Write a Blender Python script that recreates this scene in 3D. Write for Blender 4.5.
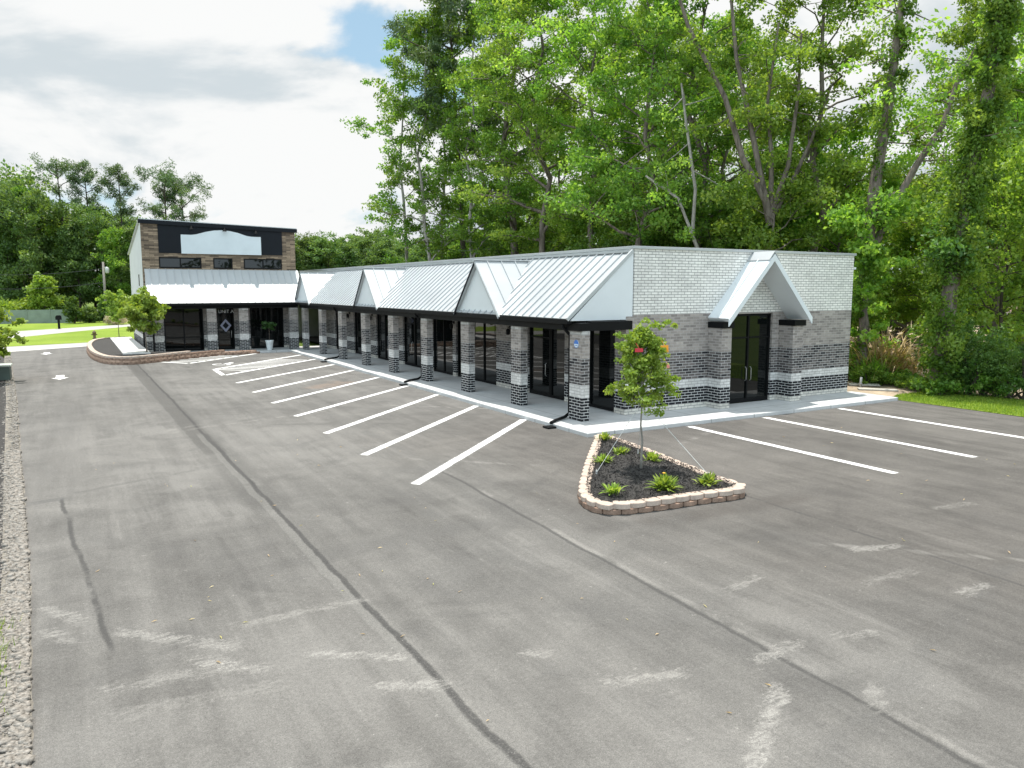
import bpy, math, random
import numpy as np
from mathutils import Vector

S = bpy.context.scene
COL = S.collection
for o in list(bpy.data.objects):
    bpy.data.objects.remove(o)

# ------------------------------------------------------------------ camera, sky, sun, exposure
# frame: x runs along the end wall (away from the lot), y runs along the long shop front (away from the camera), z up
CAM = (-12.458, -17.296, 4.2)
YAW, PITCH, FPX = 0.5233, 0.1191, 761.4
cd = bpy.data.cameras.new('camera')
cam = bpy.data.objects.new('camera', cd)
COL.objects.link(cam)
cam.location = CAM
cam.rotation_euler = (math.pi / 2 - PITCH, 0, -YAW)
cd.sensor_width = 36.0
cd.lens = FPX / 1024 * 36.0
cd.shift_y = -4.8 / 1024
cd.clip_start = 0.1
cd.clip_end = 6000
S.camera = cam

SUN_V = Vector((0.06, 0.20, 1.0)).normalized()
W = bpy.data.worlds.new('World')
S.world = W
W.use_nodes = True
sl = bpy.data.lights.new('sun', 'SUN')
sl.energy = 3.7
sl.angle = math.radians(0.53)
sl.color = (1.0, 0.955, 0.88)
so = bpy.data.objects.new('sun', sl)
COL.objects.link(so)
so.rotation_euler = SUN_V.to_track_quat('Z', 'Y').to_euler()
so.location = (0, 0, 60)
S.view_settings.view_transform = 'Standard'
S.view_settings.look = 'None'
S.view_settings.exposure = 0.78
S.view_settings.gamma = 1.0
try:
    S.view_settings.use_curve_mapping = False
except Exception:
    pass


class NT:
    """tiny node helper"""
    def __init__(s, nt):
        s.nt = nt
        nt.nodes.clear()

    def n(s, typ, **kw):
        nd = s.nt.nodes.new(typ)
        for k, v in kw.items():
            setattr(nd, k, v)
        return nd

    def l(s, a, b):
        s.nt.links.new(a, b)

    def put(s, sock, v):
        if hasattr(v, 'is_output') or isinstance(v, bpy.types.NodeSocket):
            s.l(v, sock)
        else:
            sock.default_value = v

    def math(s, op, a, b=0.0, c=0.0, clamp=False):
        m = s.n('ShaderNodeMath', operation=op)
        m.use_clamp = clamp
        s.put(m.inputs[0], a); s.put(m.inputs[1], b); s.put(m.inputs[2], c)
        return m.outputs[0]

    def mix(s, fac, a, b, blend='MIX'):
        m = s.n('ShaderNodeMix', data_type='RGBA', blend_type=blend)
        s.put(m.inputs['Factor'], fac)
        s.put(m.inputs[6], a if not isinstance(a, tuple) else (*a, 1)[:4])
        s.put(m.inputs[7], b if not isinstance(b, tuple) else (*b, 1)[:4])
        return m.outputs[2]

    def noise(s, vec, scale, detail=4, rough=.55, dist=0.0, dims='3D'):
        nd = s.n('ShaderNodeTexNoise', noise_dimensions=dims)
        if vec is not None:
            s.l(vec, nd.inputs['Vector'])
        nd.inputs['Scale'].default_value = scale
        nd.inputs['Detail'].default_value = detail
        nd.inputs['Roughness'].default_value = rough
        nd.inputs['Distortion'].default_value = dist
        return nd.outputs['Fac']

    def ramp(s, fac, stops, interp='LINEAR'):
        r = s.n('ShaderNodeValToRGB')
        r.color_ramp.interpolation = interp
        els = r.color_ramp.elements
        while len(els) < len(stops):
            els.new(0.5)
        for e, (p, c) in zip(els, stops):
            e.position = p
            e.color = (*c, 1) if isinstance(c, tuple) else (c, c, c, 1)
        s.l(fac, r.inputs['Fac'])
        return r.outputs['Color']

    def step(s, v, lo, hi):
        m = s.n('ShaderNodeMapRange', interpolation_type='SMOOTHSTEP')
        s.put(m.inputs['Value'], v)
        s.put(m.inputs['From Min'], lo); s.put(m.inputs['From Max'], hi)
        return m.outputs['Result']


def build_sky():
    t = NT(W.node_tree)
    out = t.n('ShaderNodeOutputWorld')
    bg = t.n('ShaderNodeBackground')
    bg.inputs['Strength'].default_value = 0.1
    sky = t.n('ShaderNodeTexSky', sky_type='NISHITA')
    sky.sun_disc = False
    sky.sun_elevation = math.asin(SUN_V.z)
    sky.sun_rotation = math.atan2(SUN_V.x, SUN_V.y)
    sky.air_density = 1.0; sky.dust_density = 0.8; sky.ozone_density = 1.0
    tc = t.n('ShaderNodeTexCoord')
    sep = t.n('ShaderNodeSeparateXYZ')
    t.l(tc.outputs['Generated'], sep.inputs[0])
    z = t.math('MAXIMUM', sep.outputs['Z'], 0.0)
    den = t.math('ADD', z, 0.42)
    px = t.math('DIVIDE', sep.outputs['X'], den)
    py = t.math('DIVIDE', sep.outputs['Y'], den)
    comb = t.n('ShaderNodeCombineXYZ')
    t.l(px, comb.inputs[0]); t.l(py, comb.inputs[1])
    comb.inputs[2].default_value = 62.2
    vr = t.n('ShaderNodeVectorRotate', rotation_type='Z_AXIS')
    t.l(comb.outputs[0], vr.inputs['Vector']); vr.inputs['Angle'].default_value = math.radians(15)
    cvec = vr.outputs['Vector']
    n1 = t.noise(cvec, 1.9, 9, .55, .35)
    # the same field looked at a little towards the sun gives lit tops and grey bases
    off = t.n('ShaderNodeVectorMath', operation='ADD')
    t.l(cvec, off.inputs[0])
    off.inputs[1].default_value = (0.03, 0.06, 0.08)
    n2 = t.noise(off.outputs[0], 1.9, 7, .55, .35)
    n3 = t.noise(cvec, 0.9, 3, .5)
    cover = t.step(t.math('ADD', n1, t.math('MULTIPLY', n3, .45)), .55, .64)
    light = t.step(t.math('ADD', t.math('SUBTRACT', n1, n2), t.math('MULTIPLY', t.math('SUBTRACT', n3, .5), -.40)), -.12, .035)
    cloud = t.mix(light, (3.8, 4.2, 4.42), (5.6, 5.65, 5.62))
    # added fill: unseen clouds behind the camera brightened and tinted to light shaded walls
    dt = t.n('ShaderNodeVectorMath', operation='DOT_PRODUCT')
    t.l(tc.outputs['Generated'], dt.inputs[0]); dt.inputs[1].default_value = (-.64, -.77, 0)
    fill_boost = t.math('MULTIPLY_ADD', t.step(dt.outputs['Value'], .05, .6), 1.15, 1.0)
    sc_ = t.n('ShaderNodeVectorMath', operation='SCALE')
    t.l(cloud, sc_.inputs[0]); t.l(fill_boost, sc_.inputs['Scale'])
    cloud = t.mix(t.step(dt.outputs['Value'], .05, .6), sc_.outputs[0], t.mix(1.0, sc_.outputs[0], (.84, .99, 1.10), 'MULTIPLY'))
    skyc = t.mix(0.6, sky.outputs[0], (2.6, 3.9, 4.5))
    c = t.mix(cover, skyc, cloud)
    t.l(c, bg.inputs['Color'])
    t.l(bg.outputs[0], out.inputs['Surface'])


build_sky()

# ------------------------------------------------------------------ materials
MATS = {}


def newmat(name):
    m = bpy.data.materials.new(name)
    m.use_nodes = True
    t = NT(m.node_tree)
    out = t.n('ShaderNodeOutputMaterial')
    b = t.n('ShaderNodeBsdfPrincipled')
    t.l(b.outputs[0], out.inputs['Surface'])
    MATS[name] = m
    return m, t, b, out


def bump(t, b, h, dist=.01, strength=.5):
    bp = t.n('ShaderNodeBump')
    bp.inputs['Distance'].default_value = dist
    bp.inputs['Strength'].default_value = strength
    t.l(h, bp.inputs['Height'])
    t.l(bp.outputs[0], b.inputs['Normal'])


def plain(name, c, rough=.5, metal=0.0, var=.12, scale=3.0, bumpd=0.0, spec=.5):
    m, t, b, out = newmat(name)
    tc = t.n('ShaderNodeTexCoord')
    f = t.noise(tc.outputs['Object'], scale, 6, .6)
    lo = tuple(x * (1 - var) for x in c); hi = tuple(min(1, x * (1 + var)) for x in c)
    col = t.ramp(f, [(.3, lo), (.7, hi)])
    t.l(col, b.inputs['Base Color'])
    t.l(t.math('MULTIPLY_ADD', f, .25, rough - .12), b.inputs['Roughness'])
    b.inputs['Metallic'].default_value = metal
    b.inputs['Specular IOR Level'].default_value = .15 if max(c) < .02 else spec
    if bumpd:
        bump(t, b, t.noise(tc.outputs['Object'], scale * 12, 4, .6), bumpd, .6)
    return m


def brick(name, bands, row=.092, width=.285, mortar=.0105, rough=.85):
    """bands: (z top, brick a, brick b, mortar) from the ground up"""
    m, t, b, out = newmat(name)
    geo = t.n('ShaderNodeNewGeometry')
    uv = t.n('ShaderNodeUVMap')
    uv.uv_map = 'UVMap'
    sep = t.n('ShaderNodeSeparateXYZ')
    t.l(geo.outputs['Position'], sep.inputs[0])
    zz = t.math('DIVIDE', sep.outputs['Z'], 10.0)
    cols = []
    for k in (1, 2, 3):
        st = [(0.0, bands[0][k])]
        for i in range(1, len(bands)):
            st.append((bands[i - 1][0] / 10.0, bands[i][k]))
        cols.append(t.ramp(zz, st, 'CONSTANT'))
    bt = t.n('ShaderNodeTexBrick')
    bt.offset = .5
    t.l(uv.outputs[0], bt.inputs['Vector'])
    bt.inputs['Scale'].default_value = 1.0
    bt.inputs['Mortar Size'].default_value = mortar
    bt.inputs['Mortar Smooth'].default_value = .15
    bt.inputs['Bias'].default_value = 0
    bt.inputs['Brick Width'].default_value = width
    bt.inputs['Row Height'].default_value = row
    for k in range(3):
        t.l(cols[k], bt.inputs[k + 1])
    nz = t.noise(geo.outputs['Position'], 9, 5, .65)
    n2 = t.noise(geo.outputs['Position'], 1.1, 4, .6)
    c = t.mix(1.0, bt.outputs['Color'], t.ramp(t.math('ADD', t.math('MULTIPLY', nz, .6), t.math('MULTIPLY', n2, .4)), [(.3, .72), (.7, 1.1)]), 'MULTIPLY')
    t.l(c, b.inputs['Base Color'])
    b.inputs['Roughness'].default_value = rough
    b.inputs['Specular IOR Level'].default_value = .25
    h = t.math('ADD', t.math('MULTIPLY', bt.outputs['Fac'], -1.0), t.math('MULTIPLY', nz, .5))
    bump(t, b, h, .008, .7)
    return m


WHITE_B = ((.88, .86, .81), (.76, .74, .70), (.30, .29, .275))
BLACK_B = ((.007, .008, .010), (.02, .02, .024), (.60, .60, .59))
DARK_B = ((.02, .02, .024), (.19, .17, .16), (.45, .44, .43))
GREY_B = ((.42, .375, .34), (.22, .195, .18), (.40, .375, .355))
brick('wall_brick', [(.305, (.74, .71, .64), (.58, .555, .50), (.28, .27, .26)), (.857, *BLACK_B), (1.13, (.70, .69, .67), (.58, .57, .55), (.36, .35, .34)),
                     (2.05, *DARK_B), (3.34, *GREY_B), (99, *WHITE_B)])
brick('column_brick', [(.857, *BLACK_B), (1.225, (.68, .67, .65), (.56, .55, .53), (.38, .37, .36)), (2.05, *DARK_B), (2.74, *GREY_B), (99, (.62, .61, .59), (.45, .44, .42), (.3, .29, .28))])
brick('timber_veneer', [(99, (.38, .285, .20), (.10, .075, .057), (.03, .022, .016))], row=.10, width=.55, mortar=.005, rough=.7)

plain('roof_metal', (.455, .475, .485), .42, .25, .05, .7)
plain('white_metal', (.68, .71, .725), .45, 0, .04, .8)
plain('coping_metal', (.46, .48, .49), .4, .3, .06, .8)
plain('black_metal', (.005, .0055, .006), .55, 0, .2, 2)
plain('charcoal_panel', (.010, .012, .016), .6, 0, .15, .8)
plain('sign_white', (.60, .655, .69), .5, 0, .05, 1)
plain('soffit', (.20, .20, .20), .7, 0, .1, 1)
plain('white_paint_wall', (.62, .63, .63), .7, 0, .08, 1.2, .003)
plain('grey_render', (.26, .27, .28), .8, 0, .1, 1.5)
plain('interior_dark', (.02, .02, .021), .9, 0, .2, 1)
plain('flat_roof', (.42, .42, .42), .8, 0, .1, .7)
plain('steel', (.5, .5, .5), .3, .9, .05, 3)
plain('pot_white', (.66, .70, .71), .35, 0, .04, 5)
plain('wood_weathered', (.26, .20, .14), .8, 0, .3, 4, .01)
plain('gravel_fines', (.20, .185, .16), .95, 0, .4, 6, .02, .1)
plain('fence_green_grey', (.19, .23, .21), .75, 0, .18, 1.2, .004)
plain('pole_wood', (.22, .20, .18), .85, 0, .2, 2, .01)
plain('cable', (.03, .03, .03), .6)
plain('cord_white', (.62, .62, .60), .6)
plain('rust_brown', (.13, .085, .055), .7, 0, .3, 8)
plain('box_green', (.07, .10, .085), .5, 0, .1, 4)
plain('box_lid', (.45, .50, .46), .45, 0, .1, 4)
plain('tag_red', (.55, .03, .05), .45, 0, .08, 20)
plain('tag_orange', (.85, .33, .02), .45, 0, .08, 20)
plain('tag_pink', (.75, .25, .20), .45, 0, .08, 20)
plain('blue_print', (.05, .17, .52), .4, 0, .05, 20)
plain('pale_print', (.66, .72, .76), .4, 0, .05, 20)
plain('lavender_print', (.30, .31, .42), .4, 0, .1, 10)
plain('lettering', (.86, .87, .88), .5)
plain('yellow_flower', (.75, .40, .03), .6)
plain('block_face', (.42, .29, .22), .9, 0, .35, 7, .015, .2)
plain('block_top', (.46, .375, .315), .9, 0, .16, 9, .012, .2)
plain('block_brown', (.27, .185, .14), .9, 0, .35, 7, .015, .2)
plain('dirt', (.33, .265, .195), .95, 0, .35, .8, .05, .1)
plain('forest_floor', (.075, .065, .035), .95, 0, .5, .6, .06, .1)
plain('stone', (.27, .25, .225), .9, 0, .5, 23, .01, .2)
plain('log_grey', (.20, .17, .14), .9, 0, .35, 5, .02, .2)
plain('tan_wood', (.38, .27, .15), .8, 0, .2, 3, .008)
plain('shed_white', (.62, .62, .64), .6, 0, .05, 3)
plain('shed_roof', (.23, .15, .12), .8, 0, .2, 3)
plain('pvc_grey', (.42, .43, .43), .5, 0, .1, 5)


def glass(name, tint=(.004, .005, .005), ior=1.45):
    m, t, b, out = newmat(name)
    b.inputs['Base Color'].default_value = (*tint, 1)
    b.inputs['Roughness'].default_value = .02
    b.inputs['IOR'].default_value = ior
    tc = t.n('ShaderNodeTexCoord')
    n = t.noise(tc.outputs['Object'], .55, 2, .5)
    bump(t, b, n, .02, .18)
    return m


glass('dark_glass')


def bark(name, c1, c2, sc=6):
    m, t, b, out = newmat(name)
    tc = t.n('ShaderNodeTexCoord')
    mp = t.n('ShaderNodeMapping')
    mp.inputs['Scale'].default_value = (1, 1, .22)
    t.l(tc.outputs['Object'], mp.inputs[0])
    f = t.noise(mp.outputs[0], sc, 7, .7, .4)
    t.l(t.ramp(f, [(.3, c1), (.68, c2)]), b.inputs['Base Color'])
    b.inputs['Roughness'].default_value = .95
    b.inputs['Specular IOR Level'].default_value = .1
    bump(t, b, f, .05, .8)


bark('bark_brown', (.055, .045, .038), (.25, .21, .175))
bark('bark_pale', (.15, .14, .125), (.42, .39, .35), 8)
bark('bark_dark', (.03, .026, .022), (.14, .115, .095))


def leafmat(name, dark, mid, bright, trans=.42, hue_var=.03, val_var=.5):
    m, t, b, out = newmat(name)
    at_ = t.n('ShaderNodeAttribute', attribute_name='rnd')
    oi = t.n('ShaderNodeObjectInfo')
    col = t.ramp(at_.outputs['Fac'], [(0.0, dark), (.5, mid), (1.0, bright)])
    hs = t.n('ShaderNodeHueSaturation')
    t.l(t.math('MULTIPLY_ADD', oi.outputs['Random'], hue_var * .7, .494), hs.inputs['Hue'])
    t.l(t.math('MULTIPLY_ADD', oi.outputs['Random'], val_var, 1 - val_var * .5), hs.inputs['Value'])
    t.l(col, hs.inputs['Color'])
    c = hs.outputs[0]
    t.l(c, b.inputs['Base Color'])
    b.inputs['Roughness'].default_value = .48
    b.inputs['Specular IOR Level'].default_value = .4
    tr = t.n('ShaderNodeBsdfTranslucent')
    t.l(t.mix(1.0, c, (1.35, 1.25, .55), 'MULTIPLY'), tr.inputs['Color'])
    mx = t.n('ShaderNodeMixShader')
    mx.inputs[0].default_value = trans
    t.l(b.outputs[0], mx.inputs[1]); t.l(tr.outputs[0], mx.inputs[2])
    t.l(mx.outputs[0], out.inputs['Surface'])
    return m


leafmat('leaf_wood', (.06, .14, .022), (.155, .30, .045), (.33, .47, .10), .55, .03, .4)
leafmat('leaf_bright', (.08, .165, .022), (.215, .37, .055), (.41, .55, .13), .56, .03, .4)
leafmat('leaf_dark', (.04, .09, .02), (.085, .165, .034), (.17, .27, .055), .45)
leafmat('leaf_far', (.06, .12, .04), (.13, .22, .065), (.23, .34, .095), .45)
leafmat('leaf_pine', (.05, .095, .05), (.10, .165, .07), (.18, .25, .10), .36)
leafmat('leaf_lime', (.14, .24, .035), (.24, .36, .05), (.38, .48, .12), .4, .02, .2)
leafmat('leaf_dry', (.34, .25, .14), (.58, .44, .27), (.40, .42, .14), .35, .02, .2)
leafmat('leaf_cream', (.38, .35, .24), (.52, .48, .36), (.60, .56, .44), .3, .01, .2)
leafmat('grass_blade', (.10, .19, .02), (.20, .31, .03), (.34, .42, .06), .4, .02, .2)


def lawn(name, c1, c2, c3):
    m, t, b, out = newmat(name)
    tc = t.n('ShaderNodeTexCoord')
    f = t.noise(tc.outputs['Object'], .22, 6, .65)
    g = t.noise(tc.outputs['Object'], 14, 5, .7)
    c = t.ramp(t.math('ADD', t.math('MULTIPLY', f, .6), t.math('MULTIPLY', g, .4)), [(.32, c1), (.5, c2), (.68, c3)])
    t.l(c, b.inputs['Base Color'])
    b.inputs['Roughness'].default_value = .9
    b.inputs['Specular IOR Level'].default_value = .1
    bump(t, b, g, .08, .8)


lawn('lawn', (.12, .19, .03), (.19, .27, .04), (.27, .34, .06))
lawn('meadow', (.06, .10, .02), (.10, .15, .03), (.16, .20, .05))


def seg_coords(t, pos, ax, ay, bx, by):
    """along (0..L) and across coordinates of a segment on the ground"""
    L = math.hypot(bx - ax, by - ay)
    ux, uy = (bx - ax) / L, (by - ay) / L
    sep = t.n('ShaderNodeSeparateXYZ')
    t.l(pos, sep.inputs[0])
    dx = t.math('SUBTRACT', sep.outputs['X'], ax)
    dy = t.math('SUBTRACT', sep.outputs['Y'], ay)
    al = t.math('ADD', t.math('MULTIPLY', dx, ux), t.math('MULTIPLY', dy, uy))
    ac = t.math('ADD', t.math('MULTIPLY', dx, -uy), t.math('MULTIPLY', dy, ux))
    return al, ac, L


def asphalt():
    m, t, b, out = newmat('asphalt')
    geo = t.n('ShaderNodeNewGeometry')
    P = geo.outputs['Position']
    wob = t.n('ShaderNodeTexNoise')
    t.l(P, wob.inputs['Vector']); wob.inputs['Scale'].default_value = .9; wob.inputs['Detail'].default_value = 5
    wv = t.n('ShaderNodeVectorMath', operation='MULTIPLY_ADD')
    t.l(wob.outputs['Color'], wv.inputs[0])
    wv.inputs[1].default_value = (.16, .16, 0)
    t.l(P, wv.inputs[2])
    wv2 = t.n('ShaderNodeVectorMath', operation='SUBTRACT')
    t.l(wv.outputs[0], wv2.inputs[0]); wv2.inputs[1].default_value = (.08, .08, 0)
    PW = wv2.outputs[0]
    big = t.noise(P, .16, 5, .6, .6)
    mid = t.noise(P, .9, 7, .68, .5)
    fine = t.noise(P, 28, 3, .75)
    grit = t.noise(P, 90, 2, .8)
    # streaks along the paver's passes
    mp = t.n('ShaderNodeMapping'); mp.inputs['Scale'].default_value = (2.2, .10, 1)
    t.l(PW, mp.inputs[0])
    streak = t.noise(mp.outputs[0], 1.0, 6, .65)
    mp2 = t.n('ShaderNodeMapping'); mp2.inputs['Rotation'].default_value = (0, 0, math.radians(52)); mp2.inputs['Scale'].default_value = (3.0, .18, 1)
    t.l(PW, mp2.inputs[0])
    tyre = t.noise(mp2.outputs[0], .9, 6, .7)
    v = t.math('ADD', t.math('MULTIPLY', big, .30), t.math('MULTIPLY', mid, .26))
    v = t.math('ADD', v, t.math('MULTIPLY', streak, .22))
    v = t.math('ADD', v, t.math('MULTIPLY', tyre, .10))
    v = t.math('ADD', v, t.math('MULTIPLY', fine, .12))
    blot = t.step(t.noise(P, .42, 6, .62, 1.2), .50, .66)
    c = t.ramp(v, [(.38, (.080, .077, .073)), (.46, (.117, .113, .107)), (.53, (.150, .145, .137)), (.62, (.190, .183, .172))])
    c = t.mix(t.math('MULTIPLY', blot, .30), c, (.085, .083, .081))
    dust = t.step(t.math('ADD', t.noise(P, .23, 5, .6, .8), t.math('MULTIPLY', t.math('SUBTRACT', tyre, .5), .5)), .52, .68)
    c = t.mix(t.math('MULTIPLY', dust, .42), c, (.195, .189, .179))
    fleck = t.noise(P, 17, 5, .8)
    mp3 = t.n('ShaderNodeMapping'); mp3.inputs['Scale'].default_value = (3.2, 9.0, 1)
    t.l(PW, mp3.inputs[0])
    chalk_n = t.math('ADD', t.math('MULTIPLY', t.noise(mp3.outputs[0], 1.3, 8, .8, .8), .75), t.math('MULTIPLY', fine, .25))
    # the paving round the island and the end bays is mixed darker
    sepP = t.n('ShaderNodeSeparateXYZ'); t.l(PW, sepP.inputs[0])
    darker_zone = t.math('MULTIPLY', t.step(t.math('ADD', sepP.outputs['X'], t.math('MULTIPLY', t.math('SUBTRACT', big, .5), 9.0)), -7.0, -1.0), t.math('SUBTRACT', 1.0, t.step(sepP.outputs['Y'], 1.0, 9.0)))
    c = t.mix(t.math('MULTIPLY', darker_zone, .62), c, t.mix(1.0, c, (.60, .565, .545), 'MULTIPLY'))
    rag_n = t.noise(P, 11, 5, .75)
    # dark joint of the two mats, with the wider stained band beside it
    def band(ax, ay, bx, by, w, soft, amt, colr, pos=PW, rag=None, col=None, chalk=None):
        al, ac, L = seg_coords(t, pos, ax, ay, bx, by)
        a = t.math('ABSOLUTE', t.math('ADD', ac, t.math('MULTIPLY', t.math('SUBTRACT', rag_n, .5), min(.16, .05 + w * .5))))
        f = t.math('SUBTRACT', 1.0, t.step(a, w, w + soft))
        f = t.math('MULTIPLY', f, t.step(al, -.25, .25))
        f = t.math('MULTIPLY', f, t.math('SUBTRACT', 1.0, t.step(al, L - .25, L + .25)))
        if chalk is not None:
            f = t.math('MULTIPLY', t.step(t.math('MULTIPLY_ADD', f, .26, chalk), .68, .84), t.step(f, 0.0, .45))
        if rag is not None:
            f = t.math('MULTIPLY', f, t.step(rag[0], rag[1], rag[2]))
        f = t.math('MULTIPLY', f, amt)
        return t.mix(f, col, colr)
    D = (.05, .049, .048)
    c = band(-9.6, 30, -9.35, -3, .22, .30, .5, (.075, .073, .07), col=c, rag=(mid, .34, .56))
    c = band(-9.75, 30, -9.45, 3, .26, .05, .55, (.078, .075, .071), col=c)
    c = band(-9.45, 30, -9.22, -16, .022, .04, .85, D, col=c, rag=(fine, .28, .48))
    c = band(-9.45, 6, -9.34, -16, .05, .04, .30, (.24, .235, .22), col=c, rag=(mid, .36, .5))
    c = band(-13.4, .2, -9.6, 1.6, .04, .10, .4, (.085, .083, .08), col=c, rag=(mid, .40, .56))
    c = band(-13.0, 2.6, -9.8, 3.0, .04, .3, .3, (.09, .088, .085), col=c, rag=(mid, .40, .56))
    c = band(-9.27, 6, -9.29, -16, .012, .03, .6, D, col=c, rag=(fine, .30, .5))
    c = band(-9.33, 6, -9.4, -16, .08, .12, .25, (.085, .083, .08), col=c, rag=(mid, .42, .56))
    c = band(-9.9, 2, -9.75, -14, .02, .10, .5, (.08, .08, .08), col=c, rag=(streak, .45, .6))
    c = band(-5.25, -1.5, -5.85, -16, .012, .045, .75, D, col=c, rag=(rag_n, .30, .45))
    c = band(-5.40, -1.5, -6.05, -16, .10, .25, .30, (.085, .083, .08), col=c)
    c = band(-5.17, -1.5, -5.72, -16, .015, .06, .4, (.26, .25, .235), col=c, rag=(mid, .42, .58))
    c = band(-5.0, 26, -5.2, -2, .05, .25, .45, (.09, .088, .085), col=c, rag=(mid, .42, .6))
    c = band(-6.85, -2, -6.75, -12, .05, .25, .5, (.085, .083, .08), col=c, rag=(mid, .42, .6))
    c = band(-.75, -6.3, -1.05, -14, .012, .05, .7, D, col=c, rag=(mid, .38, .55))
    c = band(8.5, -9.0, -8, -13.5, .03, .2, .3, (.08, .08, .08), col=c, rag=(mid, .42, .6))
    c = band(-12.85, .2, -12.3, -7.6, .012, .05, .8, D, col=c, rag=(mid, .34, .5))
    c = band(-13.4, .0, -12.75, .15, .10, .06, .45, (.08, .08, .08), col=c)
    c = band(-12.75, 14, -12.95, 0, .18, .5, .35, (.09, .088, .086), col=c, rag=(mid, .40, .62))
    # chalky scuffs where concrete was dragged
    CH = (.33, .32, .30)
    for ax, ay, bx, by, w, amt in [(-6.05, -12.0, -7.7, -13.1, .11, .95), (-6.1, -11.6, -5.0, -11.5, .09, .8), (-1.95, -9.72, -.75, -10.0, .10, .85), (-7.85, -11.05, -6.7, -11.4, .07, .8),
                                   (-4.8, -9.95, -3.85, -9.8, .09, .65), (-2.2, -11.6, -1.2, -11.65, .11, .7), (-4.8, -11.6, -4.0, -11.85, .08, .55), (-5.2, -12.5, -5.8, -13.0, .09, .6),
                                   (-12.3, -7.0, -10.9, -8.4, .16, .8), (-11.6, -8.25, -10.7, -9.1, .13, .85), (-10.4, -8.8, -9.25, -9.6, .08, .9), (-10.0, -9.85, -9.05, -10.4, .11, .9),
                                   (-8.3, -10.05, -7.75, -10.3, .08, .75), (-13.1, -5.75, -12.5, -6.7, .14, .8), (-13.05, -6.5, -12.6, -7.3, .12, .75),
                                   (-11.1, -7.7, -9.1, -7.7, .10, .55), (-12.5, -8.6, -11.0, -8.75, .22, .55), (-12.4, -9.2, -10.6, -9.4, .3, .35), (1.5, -9.0, 2.8, -9.2, .1, .5), (-3.0, -10.7, -1.6, -10.8, .1, .4)]:
        c = band(ax, ay, bx, by, w * .2, .30, amt * .62, CH, col=c, chalk=chalk_n)
    c = band(-3.6, 14.2, -1.9, 16.3, .35, .7, .45, (.23, .165, .125), col=c, rag=(mid, .36, .56))
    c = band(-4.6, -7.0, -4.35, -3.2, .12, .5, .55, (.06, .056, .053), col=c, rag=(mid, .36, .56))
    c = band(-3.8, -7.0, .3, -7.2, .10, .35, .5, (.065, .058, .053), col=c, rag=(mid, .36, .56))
    # worn tyre scuffs, light and dark
    rs = random.Random(8)
    for q in range(16):
        ax, ay = rs.uniform(-12.5, 3), rs.uniform(-14, 8)
        an = rs.choice([rs.uniform(.2, .9), rs.uniform(1.3, 1.8), rs.uniform(2.3, 2.9)]); Ls = rs.uniform(1.5, 5)
        lightm = rs.random() < .6
        c = band(ax, ay, ax + Ls * math.cos(an), ay + Ls * math.sin(an), .03, .12, rs.uniform(.25, .5), (.26, .25, .235) if lightm else (.07, .068, .066), col=c, rag=(streak if q % 2 else tyre, .42, .60))
    # fine light spatter and grit
    spat = t.step(t.noise(P, 8.5, 4, .75), .665, .72)
    c = t.mix(t.math('MULTIPLY', spat, .5), c, (.33, .32, .30))
    c = t.mix(1.0, c, t.ramp(fleck, [(.3, .80), (.7, 1.18)]), 'MULTIPLY')
    c = t.mix(1.0, c, t.ramp(t.math('ADD', t.math('MULTIPLY', grit, .6), t.math('MULTIPLY', t.noise(P, 48, 3, .8), .4)), [(.34, .52), (.66, 1.42)]), 'MULTIPLY')
    pit = t.step(t.noise(P, 45, 3, .7), .62, .70)
    c = t.mix(t.math('MULTIPLY', pit, .5), c, (.05, .049, .047))
    t.l(c, b.inputs['Base Color'])
    b.inputs['Roughness'].default_value = .88
    b.inputs['Specular IOR Level'].default_value = .25
    h = t.math('ADD', t.math('MULTIPLY', grit, .5), t.math('ADD', fine, t.math('MULTIPLY', mid, 2.0)))
    bump(t, b, h, .010, .55)


asphalt()


def concrete(name, c, joint=None):
    m, t, b, out = newmat(name)
    geo = t.n('ShaderNodeNewGeometry')
    P = geo.outputs['Position']
    f = t.noise(P, 1.3, 7, .65, .3)
    g = t.noise(P, 60, 3, .7)
    col = t.ramp(t.math('ADD', t.math('MULTIPLY', f, .75), t.math('MULTIPLY', g, .25)), [(.3, tuple(x * .82 for x in c)), (.7, tuple(x * 1.12 for x in c))])
    if joint:
        sep = t.n('ShaderNodeSeparateXYZ'); t.l(P, sep.inputs[0])
        for ax, sp in joint:
            q = t.math('ABSOLUTE', t.math('SUBTRACT', t.math('FRACT', t.math('DIVIDE', sep.outputs[ax], sp)), .5))
            col = t.mix(t.math('MULTIPLY', t.math('SUBTRACT', 1.0, t.step(q, .004, .012)), .65), col, (.12, .12, .12))
    t.l(col, b.inputs['Base Color'])
    b.inputs['Roughness'].default_value = .85
    bump(t, b, g, .004, .5)


concrete('walk_concrete', (.50, .505, .50), [('X', 1.9), ('Y', 1.9)])
concrete('slab_concrete', (.62, .60, .57))
concrete('road_grey', (.36, .35, .335))
concrete('old_concrete', (.44, .42, .38))


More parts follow.
